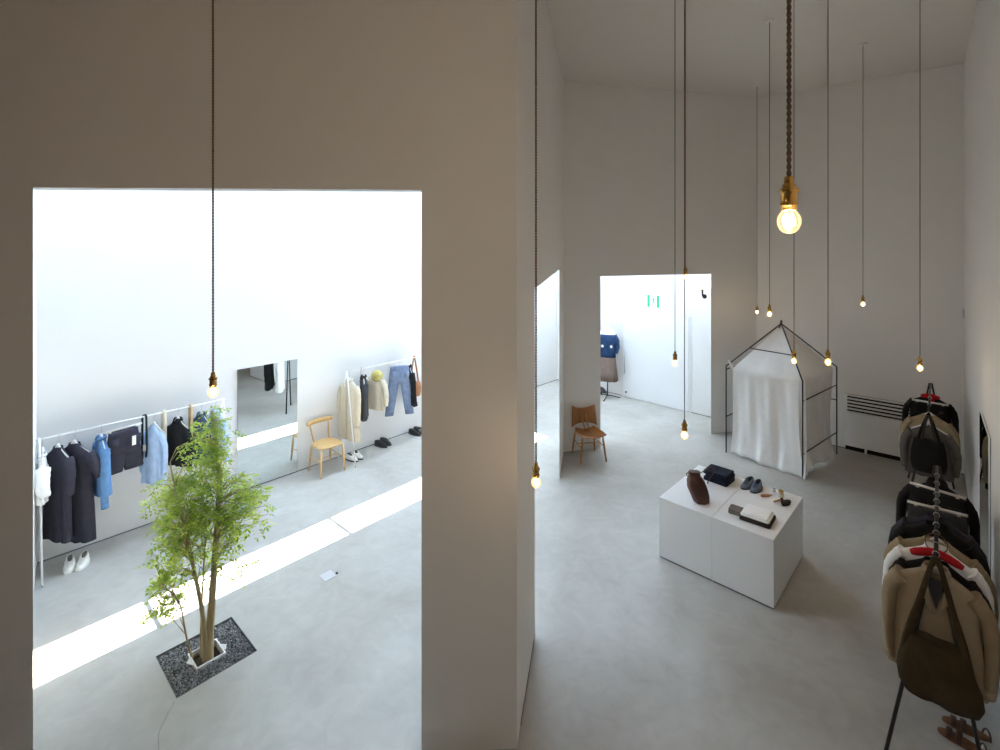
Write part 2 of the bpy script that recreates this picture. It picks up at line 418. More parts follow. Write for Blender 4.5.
# ------------------------------------------------------------------ pendants
def twist(z0, z1, r, pitch, ph):
    n = max(8, int(abs(z1 - z0) / pitch * 9)); return [(r*math.cos(ph + 2*math.pi*(i/9)), r*math.sin(ph + 2*math.pi*(i/9)), z0 + (z1-z0)*i/n) for i in range(n+1)]
NLAMP = 0
def pendant(px, py, Y, label, twisted=False, power=2.0, ceil=CEIL, tint=(1, .69, .41)):
    p = deep(px, py, Y)
    t = thing('pendant_lamp', label, 'pendant lamp', (p.x, p.y, p.z), 0, 'bare bulb pendant lamps')
    top = ceil - p.z
    if twisted:
        cm = MB(True)
        for ph in (0, math.pi): cm.tube(twist(.115, top, .0031, .036, ph), .0034, 6)
    else: cm = MB(True).tube([(0, 0, .10), (0, 0, top)], .0038, 6)
    cm.build('cord', M['cord'], t)
    MB(True).lathe([(.045, top - .025), (.05, top - .02), (.05, top)], n=16).build('ceiling_rose', M['wall'], t)
    so = MB(True).lathe([(.0075, .122), (.0115, .120), (.0125, .104), (.0125, .1005), (.0165, .0995), (.0170, .0900), (.0172, .0885), (.0238, .0875), (.0245, .0840), (.0245, .0785), (.0238, .0775), (.0205, .0765),
                         (.0205, .052), (.0207, .051), (.0228, .050), (.0228, .043), (.0226, .042), (.0195, .041), (.019, .032), (.016, .028)][::-1], n=18)
    so.build('socket', M['brass'], t)
    bl = MB(True).lathe([(.004, -.0345), (.014, -.0315), (.0235, -.0225), (.029, -.009), (.0295, .003), (.027, .013), (.0215, .022), (.0165, .029), (.0145, .036)], n=18, cap1=False)
    b = bl.build('bulb', M['bulb'], t)
    fi = MB(True).ball((0, 0, -.002), (.014, .014, .017), 10, 7)
    fi.build('filament', M['filament'], b)
    L = bpy.data.lights.new('bulb_light', 'POINT'); L.energy = power; L.color = tint; L.shadow_soft_size = .02
    lo = bpy.data.objects.new('bulb_light', L); C.objects.link(lo); lo.parent = t; lo.location = (0, 0, -.003)
    return t
PW = 3.6; PN = 40
pendant(789, 221, 1.36, 'largest and nearest bare bulb on a twisted brown cord in a brass socket', True, PN, tint=(1, .79, .58))
pendant(213, 392, 3.05, 'bare bulb on brown cord hanging above the tree in front of the tall opening', True, 7, tint=(1, .79, .58))
pendant(536, 482, 3.1, 'low bare bulb on brown cord beside the narrow side opening', True, 2.5)
pendant(684.5, 435, 4.1, 'low bare bulb hanging between the white plinth and the doorway', False, PW)
pendant(675, 363, 5.20, 'bare bulb seen against the white far door through the doorway', False, PW)
pendant(685.5, 277, 5.60, 'high bare bulb at the top edge of the doorway', False, PW)
pendant(757, 312, 8.87, 'farthest bare bulb on a thin cord in the corner left of the tent peak', False, PW)
pendant(769.5, 314, 6.25, 'bare bulb just left of the tent peak, second cord from the room corner', False, PW)
pendant(794, 361, 5.60, 'bare bulb hanging before the white cloth of the tent', False, PW)
pendant(828, 362, 4.90, 'bright bare bulb hanging by the right shoulder of the tent', False, PW)
pendant(863, 304, 7.01, 'small high bare bulb against the back wall above the slatted heater', False, PW)
pendant(920, 368, 5.20, 'bare bulb hanging above the far black clothes rack', False, PW)

p_ = pendant(500, 240, 1.0, 'added bare bulb pendant, unseen behind the viewer, brightening the main wall', False, 21, tint=(1, .79, .58)); p_.location = (-1.5, .55, 3.95)  # extra lamp out of view, added to lift the main wall
p_.children[0].location.z = p_.children[0].location.z
for ch in p_.children:
    if ch.name.split('.')[0] in ('cord', 'ceiling_rose'):
        ch.data = ch.data.copy()
        for v_ in ch.data.vertices:
            if v_.co.z > 1: v_.co.z -= .30
# wall sconce beside the far door
sp = Dw(704.5)
t = thing('wall_lamp', 'small black wall lamp with lit bulb to the right of the white door', 'wall lamp', (*sp, 2.48), az)
MB(True).lathe([(.05, -.01), (.05, .0), (.035, .012)], n=14).build('wall_plate', M['black_metal'], t).rotation_euler = (R(90)*(-sgn), 0, 0)
MB(True).tube([(0, 0, 0), (0, sgn*.08, .0), (0, sgn*.10, .03), (0, sgn*.10, .16)], [.014, .014, .018, .028], 10).build('arm', M['black_metal'], t)
b = MB(True).ball((0, sgn*.10, .20), .032).build('bulb', M['bulb'], t); MB(True).ball((0, sgn*.10, .20), .016).build('filament', M['filament'], b)
L = bpy.data.lights.new('bulb_light', 'POINT'); L.energy = 3; L.color = (1, .72, .42); L.shadow_soft_size = .03
lo = bpy.data.objects.new('bulb_light', L); C.objects.link(lo); lo.parent = t; lo.location = (0, sgn*.10, .20)

# ------------------------------------------------------------------ tree and its bed
hs = .105
gb = MB()
for a0, a1, b0, b1 in ((-gs, gs, hs, gt), (-gs, gs, -gt, -hs), (-gs, -hs, -hs, hs), (hs, gs, -hs, hs)):
    gb.prism([G(a0,b0)[:2], G(a1,b0)[:2], G(a1,b1)[:2], G(a0,b1)[:2]], -.06, -.03)
for (a0, a1, b0, b1) in ((-gs-.004, -gs, -gt, gt), (gs, gs+.004, -gt, gt), (-gs, gs, -gt-.004, -gt), (-gs, gs, gt, gt+.004)):
    gb.prism([G(a0,b0)[:2], G(a1,b0)[:2], G(a1,b1)[:2], G(a0,b1)[:2]], -.06, .003)
tag(gb.build('tree_bed', M['gap']), 'dark square recess in the floor edged for the gravel around the tree', 'tree bed')
gr = MB()
for i in range(4200):
    a_, b2 = rnd.uniform(-gs+.006, gs-.006), rnd.uniform(-gt+.006, gt-.006)
    if abs(a_) < hs+.012 and abs(b2) < hs+.012: continue
    c = G(a_, b2, -.026 + rnd.uniform(0, .018)); r = rnd.uniform(.005, .0105)
    b = len(gr.v)
    for d in ((1,0,0),(0,1,0),(-1,0,0),(0,-1,0),(0,0,1),(0,0,-1)):
        k = r * rnd.uniform(.7, 1.3); ang = i * .7
        gr.v.append((c.x + (d[0]*math.cos(ang) - d[1]*math.sin(ang))*k, c.y + (d[0]*math.sin(ang) + d[1]*math.cos(ang))*k, c.z + d[2]*k*.8))
    for q in ((0,1,4),(1,2,4),(2,3,4),(3,0,4),(1,0,5),(2,1,5),(3,2,5),(0,3,5)): gr.face([b+x for x in q], False)
o = tag(gr.build('gravel', M['gravel']), 'dark grey gravel filling the square bed around the tree', 'gravel'); o['kind'] = 'stuff'
kb = MB(); tk = .012
for (a0, a1, b0, b1) in ((-hs-tk, hs+tk, hs, hs+tk), (-hs-tk, hs+tk, -hs-tk, -hs), (-hs-tk, -hs, -hs, hs), (hs, hs+tk, -hs, hs)):
    kb.prism([G(a0,b0)[:2], G(a1,b0)[:2], G(a1,b1)[:2], G(a0,b1)[:2]], -.12, .006)
pk = thing('planter_collar', 'white square collar around the dark soil at the foot of the tree', 'planter', G(0, 0, 0))
c_ = kb.build('rim', M['white_paint'], pk); c_.matrix_parent_inverse = Matrix.Translation(-G(0, 0, 0))
sl = MB().prism([G(-hs,-hs)[:2], G(hs,-hs)[:2], G(hs,hs)[:2], G(-hs,hs)[:2]], -.09, -.055)
c_ = sl.build('soil', M['soil'], pk); c_.matrix_parent_inverse = Matrix.Translation(-G(0, 0, 0))
# loose corners of white sheet around the collar
for poly in ([(-hs-.05, -.02), (-hs-tk, -.06), (-hs-tk, .05)], [(hs+tk, -.03), (hs+.05, .02), (hs+.024, .075), (hs+tk, .06)], [(-.02, hs+tk), (.05, hs+.022), (.09, hs+tk)]):
    c_ = MB().prism([G(a, b)[:2] for a, b in poly], -.004, .002).build('liner_flap', M['white_paint'], pk); c_.matrix_parent_inverse = Matrix.Translation(-G(0, 0, 0))

TY = 4.40; T0 = at(208, 656)
tree = thing('tree', 'slender multi-stemmed green tree growing from the gravel bed in the floor', 'tree', (T0.x, T0.y, -.06))
def tp(px, py, dy=0.0): q = deep(px, py, TY + dy); return Vector((q.x - T0.x, q.y - T0.y, q.z + .06))
def smoothpath(pts, k=5):
    out = []
    P = [pts[0]] + list(pts) + [pts[-1]]
    for i in range(1, len(P) - 2):
        for j in range(k):
            t = j / k; p0, p1, p2, p3 = P[i-1], P[i], P[i+1], P[i+2]
            out.append(.5*((2*p1) + (p2-p0)*t + (2*p0-5*p1+4*p2-p3)*t*t + (3*p1-p0-3*p2+p3)*t**3))
    out.append(Vector(pts[-1])); return out
def stem(pts, r0, r1, nm='trunk'):
    sp_ = smoothpath([Vector(p) for p in pts]); n = len(sp_)
    return sp_, MB(True).tube(sp_, [r0 + (r1-r0)*(i/(n-1))**.8 for i in range(n)], 8)
stems = [([tp(208,662), tp(209,640), tp(212,600,.03), tp(216,540,.05), tp(219,482,.04), tp(216,440,.02), tp(212,412)], .046, .007),
         ([tp(205,660,-.02), tp(205,640,-.03), tp(202,610,-.06), tp(194,570,-.1), tp(186,530,-.12), tp(176,492,-.14), tp(170,462,-.14)], .028, .005),
         ([tp(201,658,.04), tp(201,630,.06), tp(203,580,.12), tp(205,530,.2), tp(200,480,.26)], .012, .004),
         ([tp(192,658,-.02), tp(186,635,-.05), tp(181,608,-.08), tp(172,592,-.12), tp(160,590,-.16), tp(150,597,-.18)], .009, .003)]
nodes = []
for pts, r0, r1 in stems:
    sp_, mb = stem(pts, r0, r1); mb.build('trunk', M['bark'], tree); nodes += [(p, i/len(sp_)) for i, p in enumerate(sp_)]
# crown: blobs (pixel centre, pixel radii, depth, share)
blobs = [((213, 448), (26, 42), 0, .17), ((208, 492), (48, 36), .05, .22), ((238, 512), (32, 26), .1, .13), ((182, 502), (34, 34), -.1, .17), ((222, 545), (36, 24), .05, .08),
         ((168, 560), (22, 24), -.1, .09), ((178, 530), (36, 20), -.05, .08), ((160, 597), (15, 26), -.16, .045), ((250, 482), (20, 16), .1, .04), ((262,495),(9,9),.1,.01), ((190, 590), (16, 12), -.1, .012), ((238, 572), (16, 12), .05, .012), ((214, 420), (13, 14), 0, .03), ((165, 500), (18, 14), -.1, .03)]
lf = MB(True); tw = MB(True)
def leaflet(base, dirv, up, L_, W):
    side = dirv.cross(up).normalized(); b = len(lf.v); dr_ = up * (-L_*.12)
    lf.v += [tuple(base), tuple(base + dirv*L_*.45 + side*W), tuple(base + dirv*L_ + dr_), tuple(base + dirv*L_*.45 - side*W)]
    lf.face((b, b+1, b+2, b+3), True)
tips = []
for (cx, cy), (rx, ry), dy, share in blobs:
    for i in range(int(305*share)):
        while True:
            u, v, w_ = rnd.uniform(-1,1), rnd.uniform(-1,1), rnd.uniform(-1,1)
            if u*u + v*v + w_*w_ < 1: break
        tips.append(tp(cx + u*rx, cy + v*ry, dy + w_*.36))
for tpnt in tips:
    # twig from the nearest stem point a little lower than the tip
    best = min(nodes, key=lambda n_: (n_[0] - tpnt).length + max(0, n_[0].z - tpnt.z + .12)*3 + (.5 if n_[1] < .4 else 0))[0]
    dirn = tpnt - best; mid = best + dirn*.5 + Vector((rnd.uniform(-.04,.04), rnd.uniform(-.04,.04), .05))
    tw.tube([best, mid, tpnt], [.0042, .003, .0016], 4)
    for k in range(4):                                          # compound leaves near the twig's end
        f_ = rnd.uniform(.72, 1.05); c = best + dirn*f_ + Vector((rnd.uniform(-.035,.035), rnd.uniform(-.035,.035), rnd.uniform(-.02,.035)))
        ax = Vector((rnd.uniform(-1,1), rnd.uniform(-1,1), rnd.uniform(-.75,.35))).normalized()
        up = Vector((rnd.uniform(-.5,.5), rnd.uniform(-.5,.5), 1)).normalized(); sd = ax.cross(up).normalized()
        RL = rnd.uniform(.065, .11)
        for j in range(3):
            q = c + ax*RL*(j+1)/3.4 - Vector((0,0,.010*j*j*.5))
            for sg in (-1, 1): leaflet(q, (ax*.55 + sd*sg).normalized(), up, rnd.uniform(.029,.041), rnd.uniform(.008,.0115))
        leaflet(c + ax*RL - Vector((0,0,.02)), ax, up, .040, .011)
tw.build('twigs', M['bark'], tree)
o = lf.build('foliage', M['leaf'], tree)

# ------------------------------------------------------------------ small things in the floor
q = at(328, 576)
t = thing('floor_outlet', 'small square pale cover plate set in the floor right of the tree', 'floor outlet', (q.x, q.y, 0), math.atan2(D.y, D.x))
MB().box((0, 0, .003), (.135, .135, .006)).build('cover_plate', M['plate'], t, .002)
MB(True).lathe([(.013, .001), (.013, .012), (.008, .014)], n=12, c=(.085, -.035, 0)).build('cable_gland', M['black_metal'], t)
ck = [at(x, y, .0012) for x, y in ((174,702),(172.5,706),(168,713),(165,720),(161,727),(158.5,736),(158.8,745),(158,760),(155,775))]
struct('floor_crack', MB(True).tube(smoothpath(ck), .0022, 5, flat=(1, .5)), M['crack'])

# ------------------------------------------------------------------ mirrors
ms0, ms1 = 2.125, 3.015
p, q = E(ms0, 0), E(ms1, 0); mid = (p+q)/2
t = thing('wall_mirror', 'tall frameless mirror on the white wall between the light chair and the rack', 'mirror', E((ms0+ms1)/2, 0, 0), math.atan2(D.y, D.x))
MB().box((0, -.010, .90), (ms1-ms0, .012, 1.76)).build('mirror_glass', M['mirror'], t)
MB().box((0, -.002, .90), (ms1-ms0-.02, .004, 1.74)).build('backing', M['gap'], t)
cz = math.atan2(Cd.y, Cd.x)
def cpx(px):
    r = (px-500)/F; tt = (r*cornC.y - cornC.x)/(Cd.x - r*Cd.y); return tt
t1, t2 = cpx(982), cpx(991); pm = Wc((t1+t2)/2)
csgn = 1 if V2(-math.sin(cz), math.cos(cz)).dot(Cn) > 0 else -1
t = thing('wall_mirror', 'tall narrow mirror on the right-hand wall behind the clothes racks', 'mirror', (*pm, 0), cz)
MB().box((0, csgn*.012, .93), (abs(t2-t1), .014, 1.80)).build('mirror_glass', M['mirror'], t)
MB().box((0, csgn*.0025, .93), (abs(t2-t1)-.02, .005, 1.78)).build('backing', M['gap'], t)

pz = Wc(.06, .0)
t = thing('wall_sensor', 'tiny beige wall sensor high beside the far right corner', 'wall sensor', (*Wc(.12, .012), 2.52), cz)
MB().box((0, 0, 0), (.05, .024, .14)).build('case', M['plate'], t, .006)
MB().box((0, csgn*.013, -.02), (.03, .006, .07)).build('cover', M['white_paint'], t, .002)

# ------------------------------------------------------------------ slatted heater cover on the back wall
bt0, bt1 = 1.42, 2.62; bz = math.atan2(Bd.y, Bd.x); bl_ = bt1 - bt0
bs = 1 if V2(-math.sin(bz), math.cos(bz)).dot(Bn) > 0 else -1
p = cornB + Bd*(bt0+bt1)/2
t = thing('heater_cabinet', 'low white heater cabinet with dark horizontal slats on the back wall', 'heater', (*p, 0), bz)
dp = .09
MB().box((0, bs*(dp/2), .375), (bl_, dp, .57)).build('front_panel', M['white_paint'], t, .004)
MB().box((0, bs*(dp*.35), .815), (bl_-.02, dp*.5, .31)).build('recess', M['black'], t)
for i in range(6):
    z = .965 - i*.058
    MB().box((0, bs*(dp - .02), z), (bl_, .04, .024)).build('slat', M['white_paint'], t, .003)
for x in (-bl_/2 + .02, bl_/2 - .02): MB().box((x, bs*(dp/2 - .004), .82), (.04, dp - .008, .33)).build('end_post', M['white_paint'], t)
for x in (-bl_/2 + .30, bl_/2 - .30): MB().box((x, bs*(dp/2), .045), (.03, .05, .09)).build('foot', M['white_paint'], t)
MB().box((0, bs*.012, .045), (bl_-.02, .02, .09)).build('plinth_back', M['black'], t)

# ------------------------------------------------------------------ display plinths
A_, B_, C_ = at(659, 557), at(774.4, 610.5), at(803.7, 557.6)
ud = (V2(*B_[:2]) - V2(*A_[:2])).normalized(); vd = V2(-ud.y, ud.x); uL, vL, PH = 1.20, 1.14, .69
pa = math.atan2(ud.y, ud.x)
def PL(u, v, z=0.0): p = V2(*A_[:2]) + ud*u + vd*v; return Vector((p.x, p.y, z))
for k, (u0, u1, lab) in enumerate(((0, .597, 'white square display plinth carrying the brown bag and folded jeans'), (.600, 1.20, 'white square display plinth carrying the shoes, brushes and folded white shirt'))):
    c = PL((u0+u1)/2, vL/2)
    t = thing('display_plinth', lab, 'display plinth', c, pa, 'white display plinths')
    MB().box((0, 0, .016 + (PH-.016)/2), (u1-u0, vL, PH-.016)).build('body', M['white_paint'], t, .004)
    MB().box((0, 0, .008), (u1-u0-.02, vL-.02, .016)).build('toe_base', M['gap'], t)
def top(px, py): return at(px, py, PH)

# ------------------------------------------------------------------ clothes, hangers, racks
def ringpts(hw, hd, z, n=32, fold=0.0, k=5, ph=0.0, cx=0.0, cy=0.0, e=.75):
    out = []
    for j in range(n):
        a = 2*math.pi*j/n; c, s_ = math.cos(a), math.sin(a)
        x = hw*math.copysign(abs(c)**e, c); y = hd*math.copysign(abs(s_)**e, s_)
        y += fold*math.sin(k*3.0*x/ max(hw, .05) + ph) + fold*.6*math.sin(k*1.7*x/max(hw,.05) + ph*2.1) * (1 if s_ > 0 else -.6)
        out.append((x + cx, y + cy, z))
    return out
def shirt(name, label, cat, P, rz, m, hw=.23, length=.72, hd=.055, flare=.02, sleeve=.55, collar='shirt', group=None, seed=1, drop=.150, sw=.062, placket=None, taglab=False, lining=None):
    """P = point of the rail it hangs from; local x across the shoulders"""
    r = random.Random(seed); t = thing(name, label, cat, P, rz, group); ph = r.uniform(0, 6)
    z0 = -drop
    lev = [(-length, hw + flare, hd*1.15, .016), (-length + .01, hw + flare + .003, hd*1.2, .016), (-length*.72, hw + flare*.6, hd*1.1, .012), (-length*.42, hw*.97, hd*1.1, .008), (-length*.26, hw*.96, hd*1.1, .005),
           (-.135, hw*.965, hd*1.0, .003), (-.10, hw*.93, hd*.92, .001), (-.075, hw*.78, hd*.85, 0), (-.045, hw*.55, hd*.78, 0), (-.018, hw*.36, hd*.72, 0), (0.0, hw*.29, hd*.68, 0)]
    b = MB(True); b.rings([ringpts(w_, d_, z0 + z, fold=f_, ph=ph + z*1.5, k=4) for z, w_, d_, f_ in lev], cap0=True, cap1=False)
    b.build('body', m, t)
    if sleeve > 0:
        for sg in (-1, 1):
            dx = r.uniform(.02, .05); dy = r.uniform(-.03, .03); zs = z0 - .12
            pts = [(sg*(hw*.80), 0, zs + .02), (sg*(hw*.97), 0, zs - .03), (sg*(hw + dx*.6 + .012), dy*.3, zs - .12), (sg*(hw + dx + .01), dy*.6, zs - .12 - (sleeve-.12)*.5), (sg*(hw + dx*.8), dy + .02, zs - sleeve)]
            sp_ = smoothpath([Vector(p_) for p_ in pts], 4); n = len(sp_)
            rr = [sw*(1.0 - .32*i/(n-1)) * (1 + .05*math.sin(i*2.3 + seed)) for i in range(n)]
            MB(True).tube(sp_, rr, 12, flat=(.72, 1.0), up=(0, 1, 0)).build('sleeve', m, t)
            if sleeve > .45:
                e_ = sp_[-1]; d_ = (sp_[-1] - sp_[-2]).normalized()
                MB(True).tube([e_ - d_*.055, e_ + d_*.004], [sw*.74, sw*.75], 12, flat=(.72, 1), up=(0, 1, 0)).build('cuff', m, t)
    if collar == 'shirt':
        cb = MB(True); hwc, hdc = hw*.30, hd*.85
        g = []
        for i in range(15):
            a = R(-90 + 18) + (2*math.pi - R(36))*i/14
            x, y = hwc*math.cos(a), hdc*math.sin(a)
            front = max(0, -math.sin(a))
            g.append([(x*1.02, y*1.0 - .005*front, z0 - .004), (x*.98, y*.95, z0 + .030), (x*1.16, y*1.2 - .012*front, z0 - .002 - .03*front)])
        cb.sheet(g, .002).build('collar', m, t)
    elif collar == 'band':
        MB(True).rings([ringpts(hw*.295, hd*.70, z0 - .006, e=.9), ringpts(hw*.285, hd*.69, z0 + .018, e=.9)], False, False).build('neckband', m, t)
    if lining:
        MB(True).sheet([[(x_*hw*.27*(1 - abs(k_)*.3*0), -hd*.80 - .004 - .010*math.sin(math.pi*j_/6), z0 - .015 - .17*j_/6*(1)) if False else ((x_)*hw*.24*(1 - j_/6.2), -hd*1.02 - .012 - .002*j_, z0 - .02 - .20*j_/6) for j_ in range(7)] for k_, x_ in enumerate((-1, -.5, 0, .5, 1))], .002).build('lining', lining, t)
        for sg in (-1, 1):
            MB(True).sheet([[(sg*(hw*.26*(1 - v*.85) + u_*.045*(1 - abs(v-.45)*1.2)), -hd*1.05 - .018, z0 - .01 - .25*v) for v in (0, .2, .4, .55, .75, 1)] for u_ in (0, .5, 1)], .004).build('lapel', m, t)
    if placket:
        MB(True).sheet([[(x_, -hd*1.12 - .016, z0 - .03 - (length - .05)*j_/8) for j_ in range(9)] for x_ in (-.014, .014)], .003).build('placket', placket, t)
    return t
def hook(mb, h=.085, r=.0022):
    pts = [(0, 0, -h)] + [(0, 0, -h + .03)] + [(.018*math.sin(a) , 0, -.018 + .021*1 - .018*math.cos(a) - .0) for a in [R(x) for x in ()]]
    pts = [Vector((0, 0, -h)), Vector((0, 0, -.045))] + [Vector((.019*math.cos(R(x)) , 0, -.014 + .019*math.sin(R(x)))) for x in (-60, -20, 20, 60, 100, 140, 180, 200)]
    return mb.tube(smoothpath(pts, 3), r, 6)
H0 = {}
def make_hangers():
    t = thing('shirt_hanger', '', 'hanger', (0, 0, 0)); 
    pts = [Vector((x, 0, -.125 - .112*(abs(x)/.175)**.78)) for x in (-.175, -.145, -.105, -.06, -.025, 0, .025, .06, .105, .145, .175)]
    MB(True).tube(pts, [.008, .010, .011, .013, .022, .028, .022, .013, .011, .010, .008], 8, flat=(.6, 1), up=(0, 0, 1)).build('shoulder_bar', M['hanger_white'], t)
    hook(MB(True), .125).build('hook', M['steel'], t); H0['shirt'] = t
    t = thing('trouser_hanger', '', 'hanger', (0, 0, 0))
    MB(True).tube([(-.19, 0, -.075), (.19, 0, -.075)], .012, 8, flat=(.7, 1)).build('cross_bar', M['hanger_white'], t)
    for x in (-.135, .135): MB().box((x, 0, -.098), (.022, .022, .042)).build('clip', M['hanger_white'], t, .003)
    hook(MB(True), .075).build('hook', M['steel'], t); H0['trouser'] = t
make_hangers(); USED = set()
def hanger(kind, P, rz, label):
    if kind not in USED:
        USED.add(kind); o = H0[kind]; o.location = P; o.rotation_euler = (0, 0, rz); o['label'] = label; o['group'] = 'clothes hangers on the racks'; return o
    return dup(H0[kind], P, rz, label, 'clothes hangers on the racks')
def trousers(name, label, cat, P, rz, m, hw=.19, length=.95, rise=.27, legw=.115, group=None, drop=.095, spread=.015, tagm=None, seed=1, hd=.035):
    r = random.Random(seed); t = thing(name, label, cat, P, rz, group); z0 = -drop
    b = MB(True)
    b.rings([ringpts(hw*1.14, hd*1.5, z0 - rise - .02, fold=.004), ringpts(hw*1.12, hd*1.45, z0 - rise*.7, fold=.004, ph=1), ringpts(hw*1.05, hd*1.2, z0 - rise*.3, fold=.003, ph=2), ringpts(hw, hd, z0 - .03)], True, False)
    for sg in (-1, 1):
        cx = sg*(hw*1.12 - legw*1.0); Ls = []
        for i in range(7):
            f_ = i/6; z = z0 - rise*.85 - (length - rise*.85)*f_
            Ls.append(ringpts(legw*(1.02 - .18*f_*(length > .6)), hd*(1.5 - .35*f_), z, 20, fold=.004*(1+f_), ph=i*.9+seed, cx=cx + sg*spread*f_*4, cy=.0))
        b.rings(Ls[::-1], True, False)
    b.build('legs', m, t)
    MB(True).rings([ringpts(hw*1.005, hd*1.06, z0 - .04), ringpts(hw*1.0, hd*1.04, z0)], False, True).build('waistband', m, t)
    for sg in (-1, 1):
        MB(True).sheet([[(sg*(hw*.45 + u_), -hd*1.42 - .006, z0 - .07 - v) for v in (0, .05, .10)] for u_ in (0, .045, .09)], .003).build('pocket', m, t)
    if tagm:
        MB().box((hw*.55, -hd*1.6 - .01, z0 - .14), (.04, .003, .11)).build('price_tag', tagm, t)
    return t
def strap(name, label, P, rz, m, drop=.35, w=.02, gap=.012, tagm=None, cat='belt', group='straps hung over the rails'):
    t = thing(name, label, cat, P, rz, group)
    pts = [Vector((x, 0, z)) for x, z in ((-gap, -drop), (-gap*1.1, -drop*.6), (-gap*1.05, -drop*.25), (-gap, -.02), (-gap*.6, .006), (0, .016), (gap*.6, .006), (gap, -.02), (gap*1.05, -drop*.3), (gap*1.1, -drop*.65), (gap*.9, -drop*.95))]
    MB(True).tube(smoothpath(pts, 3), w, 8, flat=(.12, 1), up=(0, 1, 0)).build('band', m, t)
    if tagm: MB().box((gap*.6, -w*1.1, -drop*.72), (.035, .004, .075)).build('price_tag', tagm, t)
    return t
def bag(name, label, P, rz, m, hw=.17, h=.30, hd=.06, sdrop=.35, cat='bag', group=None, sw=.012, fwd=-.02):
    t = thing(name, label, cat, P, rz, group); zt = -sdrop
    b = MB(True)
    b.rings([ringpts(hw*.72, hd*.55, zt - h, 24), ringpts(hw*.92, hd*.95, zt - h*.94, 24, .004), ringpts(hw*1.03, hd*1.1, zt - h*.70, 24, .008, ph=1), ringpts(hw*.98, hd*.95, zt - h*.35, 24, .010, ph=2), ringpts(hw*.82, hd*.6, zt, 24, .008, ph=3)], True, True)
    b.build('body', m, t)
    for sg in (-1, 1):
        y = sg*hd*.3
        pts = [(-hw*.62, y, zt - .03), (-hw*.40, y*.8, zt + sdrop*.4), (-hw*.12, y*.4, zt + sdrop*.88), (0, y*.3, .016), (hw*.12, y*.4, zt + sdrop*.88), (hw*.40, y*.8, zt + sdrop*.4), (hw*.62, y, zt - .03)]
        MB(True).tube(smoothpath([Vector(p_) for p_ in pts], 4), sw, 8, flat=(1, .35), up=(0, 1, 0)).build('strap', m, t)
    return t
def rack(name, label, p, q, m, ht=1.49, hw=.265, r=.0125, group=None, cat='clothes rack'):
    p, q = V2(*p), V2(*q); d = (q - p); L_ = d.length; ang = math.atan2(d.y, d.x)
    t = thing(name, label, cat, (p.x, p.y, 0), ang, group)
    MB(True).tube([(-.03, 0, ht), (L_ + .03, 0, ht)], r, 10).build('rail', m, t)
    for x in (0, L_):
        for sg in (-1, 1): MB(True).tube([(x, sg*hw, .0), (x, sg*.012, ht + .012)], r, 10, up=(1, 0, 0)).build('leg', m, t)
    return t
eang = math.atan2(D.y, D.x); PER = eang - R(90)                     # PER: shoulders across the rail, front to the left end
# --- white racks along the white wall
RW = 1.48; RO = .285
g_rack = 'white a-frame clothes racks'
rack('clothes_rack', 'white metal rack full of dark and blue clothes behind the tree', E(-.005, RO)[:2], E(1.84, RO)[:2], M['white_metal'], RW, r=.0095, group=g_rack)
rack('clothes_rack', 'white metal rack holding the beige coat and blue jeans beside the light chair', E(3.72, RO)[:2], E(5.60, RO)[:2], M['white_metal'], RW, r=.0095, group=g_rack)
def EP(s): return E(s, RO, RW + .010)
def ehang(kind, s, rz, what): hanger(kind, EP(s), rz, 'white hanger holding the ' + what)
gw = 'clothes on the white rack behind the tree'; gx = 'clothes on the white rack beside the chair'
shirt('shirt', 'white shirt at the end of the rack, half hidden by the edge of the opening', 'shirt', EP(.022), PER - R(7), M['white_cloth'], .20, .46, .04, sleeve=.24, group=gw, seed=3, sw=.075, drop=.19); ehang('shirt', .022, PER - R(7), 'half hidden white shirt')
shirt('dress', 'long dark navy dress with elbow sleeves, nearest the edge of the opening', 'dress', EP(.15), PER + R(24), M['navy'], .185, 1.0, flare=.02, sleeve=.36, collar='band', group=gw, seed=4); ehang('shirt', .15, PER + R(24), 'navy dress with elbow sleeves')
shirt('dress', 'long dark navy dress with short sleeves above the white sneakers', 'dress', EP(.29), PER + R(40), M['navy'], .205, 1.08, flare=.03, sleeve=.24, collar='band', group=gw, seed=5, sw=.075); ehang('shirt', .29, PER + R(40), 'short sleeved navy dress')
shirt('shirt', 'mid blue denim shirt with long hanging sleeve beside the dark shorts', 'shirt', EP(.53), PER + R(2), M['denimblue'], .19, .62, sleeve=.62, group=gw, seed=6, sw=.052); ehang('shirt', .53, PER + R(2), 'blue denim shirt')
trousers('shorts', 'dark navy wide shorts with a white price tag', 'shorts', E(.73, RO + .06, RW + .01), eang + R(10), M['navy'], .15, .48, .25, .10, gw, tagm=M['tagpaper'], spread=.010); hanger('trouser', E(.73, RO + .06, RW + .01), eang + R(10), 'white clip hanger holding the dark navy shorts')
strap('belt', 'black looped belt with white tag between the shorts and pale blue shirt', EP(.95), PER + R(42), M['black'], .54, .02, .024, M['tagpaper'])
shirt('shirt', 'pale sky blue long shirt on the white rack', 'shirt', EP(1.05), PER + R(30), M['skyblue'], .132, .70, flare=.03, sleeve=.46, collar='band', group=gw, seed=8, sw=.042); ehang('shirt', 1.05, PER + R(30), 'pale blue shirt')
strap('belt', 'white and beige strap hanging beside the pale blue shirt', EP(1.155), PER + R(30), M['cream'], .40, .024, .02)
shirt('jacket', 'black jacket half behind the top left leaves of the tree', 'jacket', EP(1.31), PER + R(24), M['black'], .165, .56, sleeve=.48, group=gw, seed=9, sw=.045); ehang('shirt', 1.31, PER + R(24), 'black jacket by the tree')
strap('belt', 'tan strap hanging between the black jacket and the slate blue shirt', EP(1.455), PER + R(35), M['strapbeige'], .44, .028, .014)
